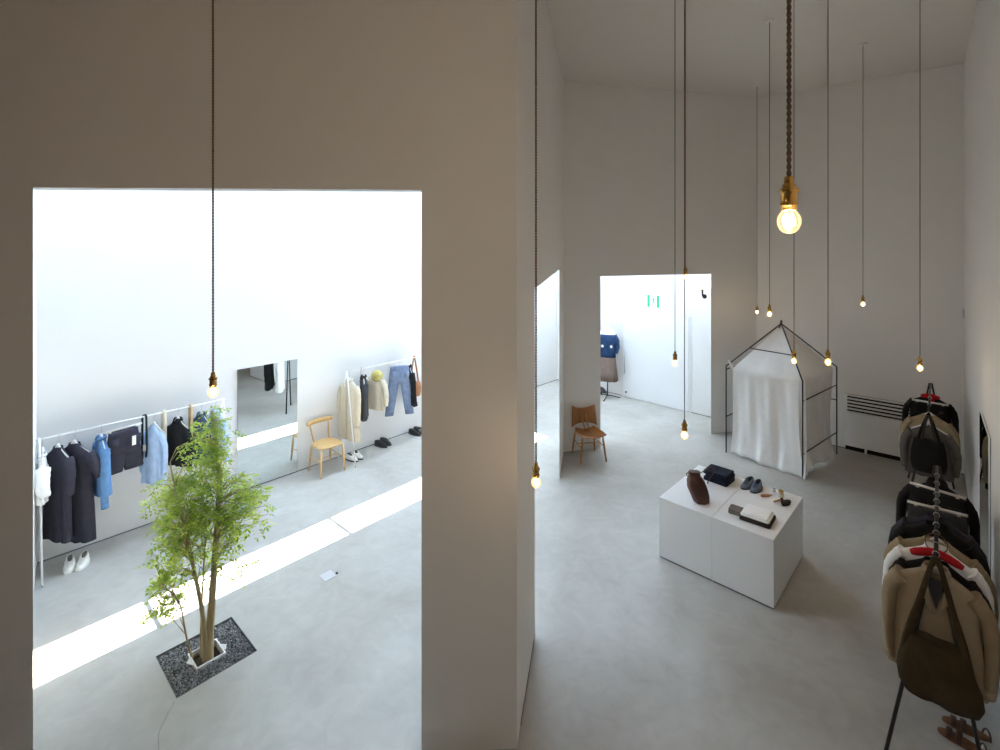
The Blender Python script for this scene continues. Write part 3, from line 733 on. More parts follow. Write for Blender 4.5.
shirt('shirt', 'slate blue shirt behind the top of the tree', 'shirt', EP(1.58), PER + R(15), M['slate'], .19, .62, sleeve=.5, group=gw, seed=10, sw=.052); ehang('shirt', 1.58, PER + R(15), 'slate blue shirt')
shirt('shirt', 'pale blue shirt at the tree end of the rack, mostly behind leaves', 'shirt', EP(1.75), PER + R(12), M['skyblue'], .19, .62, sleeve=.5, group=gw, seed=11, sw=.052); ehang('shirt', 1.75, PER + R(12), 'pale blue shirt behind leaves')

shirt('trench_coat', 'long pale beige coat on the end of the rack by the light chair', 'coat', EP(3.77), PER + R(8), M['trench'], .20, .96, flare=.05, sleeve=.60, group=gx, seed=12, placket=M['trench'], sw=.062); ehang('shirt', 3.77, PER + R(8), 'long beige coat')
strap('belt', 'dark red brown strap beside the pale beige coat', EP(3.99), PER + R(50), M['brownleather'], .30, .014, .012)
shirt('jacket', 'charcoal jacket seen edge on next to the pale beige coat', 'jacket', EP(4.04), PER - R(30), M['charcoal'], .19, .67, sleeve=.54, group=gx, seed=13); ehang('shirt', 4.04, PER - R(30), 'charcoal jacket')
shirt('shirt', 'short cream shirt under the straw hat', 'shirt', EP(4.28), PER + R(20), M['cream'], .165, .60, sleeve=.40, group=gx, seed=14); ehang('shirt', 4.28, PER + R(20), 'short cream shirt')
hp = E(4.26, RO + .07, RW - .145)
t = thing('straw_hat', 'small olive yellow straw hat hanging on the neck of the cream shirt', 'hat', hp)
MB(True).lathe([(.10, -.022), (.08, -.010), (.057, .0), (.055, .04), (.042, .065), (.015, .072)], n=18).build('crown', M['straw'], t); t.rotation_euler = (R(58), 0, R(20))
MB(True).lathe([(.059, .002), (.0585, .016)], n=18, cap0=False, cap1=False).build('hat_band', M['olive'], t)
strap('belt', 'pale tan strap hanging beside the blue jeans', EP(4.53), PER + R(50), M['strapbeige'], .34, .014, .012)
JP = E(4.74, RO + .05, RW + .01)
trousers('jeans', 'washed blue jeans clipped to a white hanger', 'jeans', JP, eang + R(-28), M['jean'], .165, .86, .26, .092, gx, tagm=None, spread=.022); hanger('trouser', JP, eang + R(-28), 'white clip hanger holding the blue jeans')
shirt('shirt', 'black shirt seen edge on between the blue jeans and the tan bag', 'shirt', EP(4.99), PER - R(20), M['black'], .19, .66, sleeve=.55, group=gx, seed=15); ehang('shirt', 4.99, PER - R(20), 'black shirt beside the jeans')
bag('leather_bag', 'tan leather shoulder bag with a long strap at the edge of the tall opening', EP(5.11), eang + R(-20), M['tanleather'], .13, .27, .05, .46)

# --- black rack seen only in the mirror
mr0, mr1 = V2(-.17, 6.80), V2(-.42, 5.05)
rack('clothes_rack', 'black metal rack standing behind the partition, seen in the wall mirror', mr0, mr1, M['black_metal'], 1.49, .29, group='black a-frame clothes racks')
mrd = (mr1 - mr0).normalized(); mrang = math.atan2(mrd.y, mrd.x)
def MP(t_): p_ = mr0 + mrd*t_; return Vector((p_.x, p_.y, 1.50))
shirt('shirt', 'white shirt on the black rack, reflected in the wall mirror', 'shirt', MP(.16), mrang + R(90), M['white_cloth'], .20, .92, sleeve=.40, seed=21); hanger('shirt', MP(.16), mrang + R(90), 'white hanger holding the reflected white shirt')
shirt('jacket', 'black jacket next to the white shirt, reflected in the wall mirror', 'jacket', MP(.38), mrang + R(90), M['black'], .20, .86, sleeve=.55, seed=22); hanger('shirt', MP(.38), mrang + R(90), 'white hanger holding the reflected black jacket')
bag('shoulder_bag', 'tan bag at the end of the rack, reflected in the wall mirror', MP(1.45), mrang + R(60), M['tanleather'], .14, .30, .05, .30)

# --- black racks along the right wall
r1a, r1b = V2(2.956, 3.39), V2(2.956, 3.39) + V2(.66, .75).normalized()*1.80
r2b = V2(6.46, 7.50); r2a = r2b - V2(.66, .75).normalized()*1.85
rdir = (r1b - r1a).normalized(); rang = math.atan2(rdir.y, rdir.x); RP = rang - R(90)
gr1 = 'black a-frame clothes racks'
rack('clothes_rack', 'nearest black metal clothes rack, its front hung with a dark olive bag', r1a, r1b, M['black_metal'], 1.49, .27, group=gr1)
rack('clothes_rack', 'black metal clothes rack by the slatted heater at the end of the room', r2a, r2b, M['black_metal'], 1.49, .26, group=gr1)
def N1(t_): p_ = r1a + rdir*t_; return Vector((p_.x, p_.y, 1.502))
def N2(t_): p_ = r2a + rdir*t_; return Vector((p_.x, p_.y, 1.502))
gn = 'clothes on the nearest black rack'; gf = 'clothes on the far black rack'
def nh(kind, P, what, yaw=0): hanger(kind, P, RP + R(yaw), 'hanger ' + what)

# slouchy olive bag over the front end
t = thing('hobo_bag', 'large slouchy dark olive bag hanging from the front end of the nearest rack', 'bag', N1(-.045), RP)
b = MB(True); prof = [(-.90, .13, .03, .02), (-.885, .185, .05, .025), (-.82, .215, .075, .02), (-.74, .215, .085, .01), (-.66, .195, .08, .0), (-.58, .165, .065, 0), (-.50, .14, .05, 0)]
b.rings([ringpts(w_, d_, z, 28, fold=.010, k=2, ph=z*4, cx=cx_, cy=-.075) for z, w_, d_, cx_ in prof], True, True)
b.build('body', M['oliveleather'], t)
for yy in (-.10, -.055):
    for sg in (-1, 1):
        pts = [(sg*.165, yy, -.66), (sg*.135, yy, -.48), (sg*.085, yy*.9, -.28), (sg*.038, yy*.8, -.07), (sg*.012, yy*.7, .012), (0, yy*.6, .02)]
        MB(True).tube(smoothpath([Vector(p_) for p_ in pts], 4), [.026 - .014*min(1, i/12) for i in range(21)], 8, flat=(1, .3), up=(0, 1, 0)).build('strap', M['oliveleather'], t)
shirt('jacket', 'beige jacket with open collar at the front of the nearest rack', 'jacket', N1(.07), RP, M['beige'], .225, .74, .062, .035, .58, 'shirt', gn, 31, drop=.125, lining=M['charcoal'], sw=.075); nh('shirt', N1(.07), 'inside the beige jacket')
P_ = N1(.21); shirt('jacket', 'black jacket on a red padded hanger behind the beige jacket', 'jacket', P_, RP, M['black'], .215, .72, .036, .02, .55, None, gn, 32, drop=.125)
t = thing('padded_hanger', 'red padded hanger above the black jacket', 'hanger', P_, RP)
pts = [Vector((x, 0, -.07 - .05*(abs(x)/.14)**1.3)) for x in (-.14, -.11, -.07, -.03, 0, .03, .07, .11, .14)]
MB(True).tube(pts, [.018, .026, .028, .027, .025, .027, .028, .026, .018], 10).build('padding', M['red'], t); hook(MB(True), .08).build('hook', M['steel'], t)
shirt('shirt', 'off white shirt behind the red padded hanger', 'shirt', N1(.40), RP, M['white_cloth'], .235, .74, .045, .02, .58, 'band', gn, 33, drop=.125); nh('shirt', N1(.40), 'inside the off white shirt')
P_ = N1(.31)
t = thing('cord_loop', 'thin dark cord loop hung on the rail above the off white shirt', 'cord loop', P_, RP)
MB(True).tube([(.062*math.sin(a), 0, -.05 + .068*math.cos(a)) for a in [2*math.pi*i/24 for i in range(25)]], .0035, 6).build('cord', M['brownleather'], t)
MB(True).ball((0, 0, -.12), .012).build('bead', M['brownleather'], t)
shirt('shirt', 'khaki shirt on a white hanger behind the off white shirt', 'shirt', N1(.54), RP, M['khaki'], .245, .74, .045, .02, .58, None, gn, 34, drop=.125); nh('shirt', N1(.54), 'showing white above the olive khaki shirt')
shirt('jacket', 'black jacket behind the khaki shirt on the nearest rack', 'jacket', N1(.72), RP, M['black'], .225, .80, .06, .02, .6, None, gn, 35, drop=.088); nh('shirt', N1(.72), 'inside the black jacket behind the olive khaki shirt')
shirt('shirt', 'dark navy shirt in the middle of the nearest rack', 'shirt', N1(.85), RP, M['navy'], .22, .80, .05, .02, .6, 'band', gn, 36, drop=.088); nh('shirt', N1(.85), 'inside the dark navy shirt')
P_ = N1(1.0); trousers('trousers', 'dark trousers clipped to the longer pale bar in the nearest rack', 'trousers', P_, RP + R(4), M['charcoal'], .18, .98, group=gn); nh('trouser', P_, 'with long pale bar and clips in the middle of the nearest rack', 4)
shirt('jacket', 'charcoal jacket between the two clipped trousers', 'jacket', N1(1.15), RP, M['charcoal'], .20, .78, .05, .02, .6, None, gn, 37, drop=.20); nh('shirt', N1(1.15), 'with white arms above the charcoal jacket')
P_ = N1(1.40); trousers('trousers', 'black trousers at the back end of the nearest rack', 'trousers', P_, RP + R(-8), M['black'], .18, .98, group=gn); nh('trouser', P_, 'with pale bar at the back end of the nearest rack', -8)
shirt('coat', 'long black coat at the very back of the nearest rack', 'coat', N1(1.60), RP, M['black'], .22, .98, .06, .04, .6, 'shirt', gn, 38, drop=.088); nh('shirt', N1(1.60), 'inside the long black coat')

bag('tote_bag', 'black soft tote hanging at the front of the far rack', N2(.02), RP, M['black'], .17, .40, .06, .30, group=None, sw=.014)
shirt('shirt', 'dark grey short jacket with wide sleeves at the front of the far rack', 'jacket', N2(.16), RP, M['greywool'], .205, .62, .055, .03, .44, None, gf, 41, drop=.165, sw=.075); nh('shirt', N2(.16), 'showing white above the dark grey jacket')
shirt('shirt', 'beige khaki shirt with white hanger in the middle of the far rack', 'shirt', N2(.60), RP, M['khaki'], .225, .80, .055, .02, .60, None, gf, 43, drop=.14); nh('shirt', N2(.60), 'showing white above the beige khaki shirt')
P_ = N2(.98); trousers('trousers', 'black trousers clipped to the pale bar of the far rack', 'trousers', P_, RP, M['black'], .18, .98, group=gf); nh('trouser', P_, 'with pale bar and clips on the far rack')
P_ = N2(1.40); shirt('jacket', 'black jacket with the red collar at the back of the far rack', 'jacket', P_, RP, M['black'], .235, .74, .06, .02, .58, None, gf, 44, drop=.088); nh('shirt', P_, 'inside the black jacket at the back of the far rack')
t = thing('scarf', 'dark red scarf around the neck of the black jacket on the far rack', 'scarf', P_ + Vector((0, 0, -.095)), RP)
MB(True).tube([(.085*math.cos(a), .048*math.sin(a), .012 - .015*abs(math.cos(a))) for a in [2*math.pi*i/20 for i in range(21)]], .024, 8).build('wrap', M['red'], t)
MB(True).tube([(.02, -.055, .0), (.03, -.075, -.08), (.028, -.08, -.17)], [.022, .026, .03], 8, flat=(1, .4), up=(0, 1, 0)).build('hanging_end', M['red'], t)
# ------------------------------------------------------------------ shoes
def shoe(mb_u, mb_s, mb_i, L_, cx, cy, ang, ht=.075, w=.048, tw=1.0):
    ca, sa = math.cos(ang), math.sin(ang)
    def X(x, y, z): return (cx + ca*x - sa*y, cy + sa*x + ca*y, z)
    def outline(k, z, grow=0):
        pts = []
        for j in range(22):
            a = 2*math.pi*j/22; x = math.cos(a)*(L_/2 + grow); s_ = math.sin(a)
            f_ = x/L_ + .5; ww = (w*(.82 + .30*math.sin(min(1, f_*1.05)*math.pi*.75)) + grow)*k
            pts.append((x, ww*math.copysign(abs(s_)**.8, s_) - .010*(f_-.5)**2*4, z))
        return pts
    mb_s.rings([[X(*p) for p in outline(1, 0, .003)], [X(*p) for p in outline(1.02, .018, .004)]])
    rings = []
    for i in range(7):
        f_ = i/6; rg = []
        for (x, y, z) in outline(1, 0):
            u_ = x/L_ + .5                                       # 0 heel .. 1 toe
            hh = ht*(1 - .62*max(0, min(1, (u_ - .38)/.5))**1.0)
            sq = 1 - (.35 + .25*(u_ > .55)) * f_**1.8 
            back = .0
            rg.append(X(x*(1 - .10*f_**2) - (.012*f_ if u_ > .5 else 0), y*sq, .016 + (hh)*math.sin(f_*math.pi/2)))
        rings.append(rg)
    mb_u.rings(rings, True, True)
    rr = []
    for z, k in ((ht*.80, .8), (ht*1.035, .95)):
        rr.append([X(-L_*.19 + L_*.20*math.cos(2*math.pi*j/14), w*.50*k*math.sin(2*math.pi*j/14), .016 + z*(1 if math.cos(2*math.pi*j/14) < .2 else .93)) for j in range(14)])
    mb_i.rings(rr, True, True)
def pair(name, label, c, ang, up, so, inn, L_=.275, gap=.105, spread=0.0, lace=None, ht=.075, w=.048, off=0.0, z=0.0, group='pairs of shoes'):
    """each shoe a thing of its own"""
    for sg, wd in ((-1, 'one shoe of the pair of '), (1, 'other shoe of the pair of ')):
        dx, dy = -math.sin(ang)*gap/2*sg + math.cos(ang)*off*sg, math.cos(ang)*gap/2*sg + math.sin(ang)*off*sg
        t = thing(name, label[0 if sg < 0 else 1], 'shoe', (c.x + dx, c.y + dy, z), ang + spread*sg, group)
        u_, s_, i_ = MB(True), MB(True), MB(True); shoe(u_, s_, i_, L_, 0, 0, 0, ht, w)
        u_.build('upper', up, t); s_.build('sole', so, t); i_.build('opening', inn, t)
        if lace:
            lm = MB(True)
            for k in range(4):
                x = L_*(.05 + .07*k); zz = .016 + ht*(1 - .62*max(0, (x/L_ + .12)/.5)) * .99 + .003
                lm.tube([(x, -.018, zz - .004), (x, 0, zz + .003), (x, .018, zz - .004)], .0035, 5)
            lm.build('laces', lace, t)
nang = math.atan2(N.y, N.x)
pair('sneaker', ('white sneaker on the floor below the navy dresses, left of its pair', 'white sneaker on the floor below the navy dresses, right of its pair'), at(76.5, 566), nang + R(-15), M['shoe_white'], M['shoe_white'], M['greysock'], .28, .115, R(-6), M['white_cloth'])
pair('sneaker', ('white sneaker with dark lining nearest the light chair', 'white sneaker with dark lining just right of the white rack leg'), at(354.5, 458.5), nang + R(10), M['shoe_white'], M['rubber_black'], M['shoe_inner'], .28, .12, R(-4), None)
pair('leather_shoe', ('black leather shoe on the floor below the cream shirt, left of its pair', 'black leather shoe on the floor below the cream shirt, right of its pair'), at(383.5, 445), nang + R(12), M['shoe_black'], M['rubber_black'], M['shoe_inner'], .28, .12, R(-3), None)
pair('leather_shoe', ('left black leather shoe of the pair cut by the tall opening, below the bag', 'right black leather shoe of the pair cut by the tall opening, below the bag'), at(417, 433.5), nang + R(8), M['shoe_black'], M['rubber_black'], M['shoe_inner'], .28, .12, R(-3), None)
pair('sneaker', ('blue grey suede shoe on the plinth, nearer the folded jeans', 'blue grey suede shoe on the plinth, nearer the glass jar'), top(752.5, 488), pa + R(-95), M['shoe_blue'], M['rubber_black'], M['black'], .26, .10, R(3), M['slate'], ht=.07, z=PH)
# sandals under the nearest rack
for k, (px, py, a_) in enumerate(((966, 730, 158), (962, 743, 152))):
    q = at(px, py)
    t = thing('sandal', ('brown leather sandal under the nearest rack, closer to the wall', 'brown leather sandal under the nearest rack, closer to the aisle')[k], 'sandal', q, R(a_ - 18), 'sandals under the nearest rack')
    s_ = MB(True); ol = []
    for j in range(24):
        a = 2*math.pi*j/24; x = .135*math.cos(a); f_ = x/.27 + .5
        ol.append((x, (.030 + .017*math.sin(min(1, f_*1.1)*math.pi*.7))*math.copysign(abs(math.sin(a))**.8, math.sin(a))))
    s_.rings([[(x, y, .0) for x, y in ol], [(x, y, .016) for x, y in ol], [(x*.98, y*.96, .019) for x, y in ol]]); s_.build('sole', M['sandal'], t)
    for x0, hh in ((.07, .042), (.015, .05)):
        MB(True).tube([(x0, .045*math.cos(a), .014 + hh*math.sin(a)) for a in [math.pi*i/10 for i in range(11)]], .017, 8, flat=(.18, 1), up=(1, 0, 0)).build('strap', M['brownleather'], t)
    MB(True).tube([(-.10 - .03*math.cos(a*.6) , .034*math.cos(a), .015 + .055*math.sin(a)**.7) for a in [math.pi*i/10 + .0001 for i in range(10)] + [math.pi - .0001]], .006, 6).build('heel_strap', M['brownleather'], t)

# ------------------------------------------------------------------ things on the plinths
def rbox(mb, c, sx, sy, h, z, r=.02, puff=0.0, seed=0, n=8):
    """soft folded slab: rounded outline, slightly uneven"""
    rr = random.Random(seed); pts = []
    for qx, qy in ((1,1),(-1,1),(-1,-1),(1,-1)):
        for i in range(n):
            a = math.atan2(qy, qx) - math.pi/4 + (math.pi/2)*i/(n-1); 
            pts.append((qx*(sx/2 - r) + r*math.cos(a), qy*(sy/2 - r) + r*math.sin(a)))
    lv = ((0, .97), (h*.15, 1.0), (h*.5, 1.012), (h*.85, 1.0), (h, .95))
    mb.rings([[(c[0] + x*k + .002*math.sin(9*x + seed + zz*50), c[1] + y*k + .002*math.cos(11*y + seed), z + zz + .004*math.sin(14*x + seed)*math.cos(12*y)*(zz > 0)) for x, y in pts] for zz, k in lv])
q = top(719, 480)
for k, (lab, m_) in enumerate((('folded dark jeans at the bottom of the stack', 'indigo'), ('folded dark jeans in the middle of the stack', 'indigo'), ('folded dark jeans on top of the stack', 'indigo'))):
    t = thing('folded_jeans', lab + ' on the plinth', 'folded jeans', (q.x + (0, .010, -.004)[k], q.y - (0, .006, -.005)[k], PH + k*.040), pa + R((-4, 5, -1)[k]), 'folded jeans on the plinth')
    mb = MB(True); rbox(mb, (0, 0), .285, .25, .020, 0, .018, seed=k); mb.build('lower_fold', M[m_], t)
    mb = MB(True); rbox(mb, (.002, .003), .283, .246, .020, .0195, .018, seed=k+5); mb.build('upper_fold', M[m_], t)
    MB().box((.06, -.118, .0395), (.09, .004, .006)).build('pocket_seam', M['indigo'], t)
# leather drawstring bag
q = top(698.5, 502)
t = thing('drawstring_bag', 'brown leather drawstring bag slumped on the plinth beside the folded jeans', 'bag', q, pa + R(38))
b = MB(True); prof = [(0, .070, .055, .030), (.012, .085, .07, .03), (.08, .10, .08, .015), (.16, .108, .082, -.012), (.24, .095, .07, -.030), (.29, .072, .048, -.042), (.31, .055, .035, -.045), (.335, .066, .042, -.045), (.345, .064, .04, -.045)]
b.rings([[(x + cx_, y, z) for x, y, z in ringpts(w_, d_, z, 28, fold=.005, k=4, ph=z*6, e=.85)] for z, w_, d_, cx_ in prof], True, True); b.build('body', M['brownleather'], t)
MB(True).tube([(-.045 + .062*math.cos(a), .042*math.sin(a), .310) for a in [2*math.pi*i/20 for i in range(21)]], .007, 6).build('drawstring', M['brownleather'], t)
pts = [Vector(p_) for p_ in ((.01, .02, .31), (.06, .03, .335), (.115, .03, .375), (.145, .02, .39), (.165, .0, .375), (.16, -.01, .34), (.12, -.02, .29), (.09, -.02, .22))]
MB(True).tube(smoothpath(pts), .007, 8, flat=(1, .5)).build('strap', M['brownleather'], t)
MB(True).tube([(-.11 + .022*math.cos(a), 0, .305 + .02*math.sin(a)) for a in [2*math.pi*i/14 for i in range(15)]], .005, 6).build('loop', M['brownleather'], t)
# grey knit and folded shirts
q = top(736, 512)
t = thing('folded_knit', 'small folded grey brown knit beside the white folded shirt', 'folded knit', q, pa + R(6))
mb = MB(True); rbox(mb, (0, 0), .13, .15, .022, 0, .02, seed=3); mb.build('lower_fold', M['greysock'], t)
mb = MB(True); rbox(mb, (.0, .006), .128, .135, .020, .0215, .02, seed=4); mb.build('upper_fold', M['greysock'], t)
MB(True).tube([(.064, -.07, .022), (.066, 0, .026), (.064, .07, .022)], [.016, .02, .016], 8).build('fold_edge', M['darkfold'], t)
q = top(757.5, 519)
t = thing('folded_sweater', 'dark brown folded sweater under the white folded shirt', 'folded sweater', q, pa + R(3))
mb = MB(True); rbox(mb, (0, 0), .295, .27, .022, 0, .022, seed=6); mb.build('lower_fold', M['darkfold'], t)
mb = MB(True); rbox(mb, (.002, 0), .292, .267, .018, .0215, .022, seed=7); mb.build('upper_fold', M['darkfold'], t)
t = thing('folded_shirt', 'white folded shirt lying on the dark folded sweater', 'folded shirt', (q.x, q.y, PH + .041), pa + R(3))
mb = MB(True); rbox(mb, (-.004, .006), .28, .255, .020, 0, .018, seed=8); mb.build('lower_fold', M['white_cloth'], t)
mb = MB(True); rbox(mb, (-.006, .010), .25, .24, .014, .0195, .018, seed=9); mb.build('upper_fold', M['white_cloth'], t)
MB(True).tube(smoothpath([Vector(p_) for p_ in ((-.06, -.075, .034), (-.02, -.09, .038), (.03, -.088, .038), (.07, -.07, .034))]), .010, 8, flat=(1, .5)).build('collar', M['white_cloth'], t)
# small goods
q = top(765.5, 496.5)
t = thing('leather_case', 'small tan leather key case lying between shoe and jar', 'leather case', q, pa + R(50))
b = MB(True); b.rings([ringpts(.055, .016, .002, 20), ringpts(.058, .02, .012, 20), ringpts(.05, .015, .022, 20)]); b.build('body', M['tanleather'], t)
MB(True).tube([(.05, 0, .012), (.075, .005, .012), (.09, .012, .008)], [.006, .005, .004], 6).build('strap', M['brownleather'], t)
q = top(781, 497)
t = thing('glass_jar', 'small glass jar with metal lid at the back of the plinth', 'jar', q, 0)
MB(True).lathe([(.024, 0), (.027, .004), (.027, .052), (.024, .058)], n=20).build('glass', M['jarglass'], t)
MB(True).lathe([(.0275, .010), (.0275, .042)], n=20, cap0=False, cap1=False).build('paper_label', M['cream'], t)
MB(True).lathe([(.0265, .056), (.0275, .06), (.0275, .073), (.025, .076)], n=20).build('lid', M['brass'], t)
q = top(774.5, 492)
t = thing('metal_tin', 'small silver tin standing left of the glass jar', 'tin', q, 0)
MB(True).lathe([(.016, 0), (.0175, .003), (.0175, .045)], n=18).build('body', M['steel'], t); MB(True).lathe([(.0185, .045), (.0185, .056), (.0165, .058)], n=18).build('lid', M['steel'], t)
q = top(777.5, 502)
t = thing('polish_brush', 'small wooden polishing brush with tan handle in front of the jar', 'brush', q, pa + R(62))
MB(True).tube([(-.06, 0, .014), (-.03, 0, .015), (.0, 0, .016), (.03, 0, .016), (.045, 0, .016)], [.007, .009, .008, .013, .010], 8).build('handle', M['leg_wood'], t)
MB(True).lathe([(.016, .0), (.019, .012), (.016, .03)], c=(.062, 0, 0), n=14).build('bristle_head', M['black'], t)
q = top(786, 505)
t = thing('shoe_brush', 'dark oblong shoe brush near the right edge of the plinth', 'brush', q, pa + R(62))
b = MB(True); b.rings([ringpts(.055, .02, .0, 20), ringpts(.06, .024, .022, 20)]); b.build('bristles', M['black'], t)
b = MB(True); b.rings([ringpts(.063, .026, .0225, 20), ringpts(.066, .028, .034, 20), ringpts(.058, .022, .047, 20)]); b.build('back', M['darkfold'], t)

# ------------------------------------------------------------------ chairs
def leg(mb, a, b, r0=.013, r1=.018, r2=.011):
    a, b = Vector(a), Vector(b); return mb.tube([a, a.lerp(b, .35), a.lerp(b, .7), b], [r0, r1, r1*.92, r2], 10)
cc = at(329, 471) ; cc = Vector((-2.745, 7.915, 0))
t = thing('stacking_chair', 'pale ash wooden chair with open back standing against the white wall by the mirror', 'chair', cc, nang + R(90) + R(0))
# local -y is the front
def chair_legs(t, m, fw, bw, fy, by, zt, splay=.03):
    for sx in (-1, 1):
        leg(MB(True), (sx*(fw - splay), -fy + .03, zt), (sx*fw, -fy, 0)).build('leg', m, t); leg(MB(True), (sx*(bw - splay*.8), by - .03, zt), (sx*bw, by + .03, 0)).build('leg', m, t)
seat = MB(True); grid = []
ol = []
for j in range(32):
    a = 2*math.pi*j/32; c, s_ = math.cos(a), math.sin(a); x = .215*math.copysign(abs(c)**.62, c); y = -.205*math.copysign(abs(s_)**.62, s_)
    x *= (1.0 - .12*(y + .2)/.4); ol.append((x, y))
seat.rings([[(x*.96, y*.96, .420) for x, y in ol], [(x, y, .428) for x, y in ol], [(x, y, .440) for x, y in ol], [(x*.9, y*.9, .445) for x, y in ol], [(x*.45, y*.45, .438) for x, y in ol]])
seat.build('seat', M['tan_wood'], t)
chair_legs(t, M['tan_wood'], .205, .185, .20, .19, .425)
for sx in (-1, 1): MB(True).tube([(sx*.192, -.185, .20), (sx*.18, .19, .24)], .008, 8).build('stretcher', M['tan_wood'], t)
MB(True).tube([(-.186, 0, .22), (.186, 0, .22)], .008, 8).build('stretcher', M['tan_wood'], t)
for sx in (-1, 1): leg(MB(True), (sx*.125, .165, .435), (sx*.165, .245, .75), .012, .013, .010).build('back_stick', M['tan_wood'], t)
g = []
for i in range(13):
    u_ = -1 + 2*i/12; x = .215*u_; y = .262 - .055*u_*u_*1 
    hh = .036*(1 - .25*u_*u_); g.append([(x, y - .012, .735 - hh), (x, y - .016, .735), (x, y - .010, .735 + hh)])
MB(True).sheet(g, .020).build('top_rail', M['tan_wood'], t)

# honey brown moulded plywood chair in the corner
f1, f2 = at(605, 461), at(581, 466.5)
cc = Vector((1.485, 8.39, 0)); an_ang = math.atan2(-an.y, -an.x)
t = thing('plywood_chair', 'honey brown moulded plywood chair standing by the doorway', 'chair', cc, R(12))
g = []
for i in range(17):
    u_ = -1 + 2*i/16; row = []
    for j in range(11):
        v = j/10; y = -.22 + .40*v
        wdt = .235*(1 - .22*abs(v - .35)**1.4*2) * (1 - .10*(v > .75)*(v - .75)*4)
        row.append((u_*wdt, y - .03*(u_*u_)*(v < .3), .425 + .045*abs(u_)**2.2 - .022*math.cos(math.pi*(v-.55)) - .03*max(0, .2 - v)*3*(1 - u_*u_*.6)))
    g.append(row)
MB(True).sheet(g, .014).build('seat', M['brown_wood'], t)
g = []
for i in range(17):
    u_ = -1 + 2*i/16; row = []
    for j in range(9):
        v = j/8; wdt = .225*(1 - .10*v)
        zt = .515 + .260*v + .030*abs(u_)**2.5*(v - .4)*2 - .022*(1 - u_*u_)*(v > .9) - .03*abs(u_)**3*(v < .15)
        row.append((u_*wdt, .215 + .05*v - .045*u_*u_, zt))
    g.append(row)
MB(True).sheet(g, .012).build('backrest', M['brown_wood'], t)
for sx in (-1, 1):
    leg(MB(True), (sx*.03, .06, .415), (sx*.045, .232, .66), .010, .012, .009).build('back_support', M['leg_wood'], t)
chair_legs(t, M['leg_wood'], .225, .205, .215, .20, .415, .05)
for sx in (-1, 1): MB(True).tube([(sx*.195, -.19, .25), (sx*.185, .20, .25)], .009, 8).build('stretcher', M['leg_wood'], t)
MB(True).tube([(-.19, 0, .25), (.19, 0, .25)], .009, 8).build('stretcher', M['leg_wood'], t)
for yy in (-.14, .10): MB(True).tube([(-.17, yy, .405), (.17, yy, .405)], .012, 8, flat=(1, .8)).build('seat_rail', M['leg_wood'], t)

# ------------------------------------------------------------------ tent frame and its cloth
R0 = V2(4.63, 7.65); u = V2(-.62, .785).normalized(); v = V2(.785, .62).normalized()
UL, VL, EV, AP = 1.20, 1.42, 1.49, 2.22
tang = math.atan2(v.y, v.x)
t = thing('tent_frame', 'dark iron rod frame shaped like a small pitched tent by the back wall', 'tent frame', (R0.x, R0.y, 0), tang)
# local x along v (0..VL), local y along u (0..UL)
rd = .0108
cr = [(0, 0), (VL, 0), (VL, UL), (0, UL)]; ctr = (VL/2, UL/2)
for x, y in cr: MB(True).tube([(x, y, 0), (x, y, EV)], rd, 8).build('leg', M['iron'], t)
for x, y in cr: MB(True).tube([(x, y, EV - .004), (ctr[0], ctr[1], AP)], rd, 8).build('rafter', M['iron'], t)
def bar(a, b, z, nm='crossbar'): MB(True).tube([(*a, z), (*b, z)], rd*.8, 8).build(nm, M['iron'], t)
bar(cr[0], cr[1], 1.18); bar(cr[0], cr[1], .37)
bar(cr[3], cr[2], 1.43); bar(cr[3], cr[2], .62)
bar(cr[1], cr[2], .92)
k = .42; mz = EV + (AP - EV)*k
ia = [(x + (ctr[0]-x)*k, y + (ctr[1]-y)*k) for x, y in cr]
bar(ia[0], ia[3], mz)
MB(True).lathe([(.018, AP - .03), (.02, AP + .01), (.013, AP + .06)], c=(*ctr, 0), n=12).build('finial', M['iron'], t)
c = thing('canopy_cloth', 'white cotton cloth draped inside the tent frame down to the floor', 'cloth', (R0.x, R0.y, 0), tang)
def panel(nm, base, du, L_, nin, a0, a1, seed, inset=.035):
    """base corner, direction along the eave, inward normal; the cloth hangs inside this side and slopes to the peak"""
    g = []; nu, nv = 60, 40; rr = random.Random(seed); ph = [rr.uniform(0, 6) for _ in range(6)]
    for i in range(nu + 1):
        f_ = a0 + (a1 - a0)*i/nu; row = []
        for j in range(nv + 1):
            w_ = j/nv
            if w_ < .68:
                q_ = w_/.68; z = .012 + (EV - .03 - .012)*q_
                fo = (1 - q_)**.55
                dn = inset + fo*(.020*math.sin(10*f_ + ph[0] + 1.5*q_) + .024*math.sin(23*f_ + ph[1] - q_*2.5) + .011*math.sin(47*f_ + ph[2] + q_*3)) - .055*max(0, 1 - q_*3.2)**2 + .02*math.sin(math.pi*q_)
                x = base[0] + du[0]*L_*f_ + nin[0]*dn; y = base[1] + du[1]*L_*f_ + nin[1]*dn
                # sagging, slightly uneven hem
                z += .03*max(0, math.sin(5*f_ + ph[3]))*(1-q_)**6
                edge = (f_ - .5)*.05*(1-q_)
                x += du[0]*edge; y += du[1]*edge
            else:
                q_ = (w_ - .68)/.32; q2 = q_*.93
                ex, ey = base[0] + du[0]*L_*f_ + nin[0]*inset, base[1] + du[1]*L_*f_ + nin[1]*inset
                sag = -.035*math.sin(math.pi*q2)*math.sin(math.pi*min(1, max(0, f_))) + .010*math.sin(15*f_ + ph[4])*(1-q2)
                x = ex + (ctr[0]-ex)*q2; y = ey + (ctr[1]-ey)*q2; z = EV - .03 + (AP - .02 - EV + .03)*q2 + sag
            row.append((x, y, z))
        g.append(row)
    MB(True).sheet(g, .003).build(nm, M['white_cloth'], c)
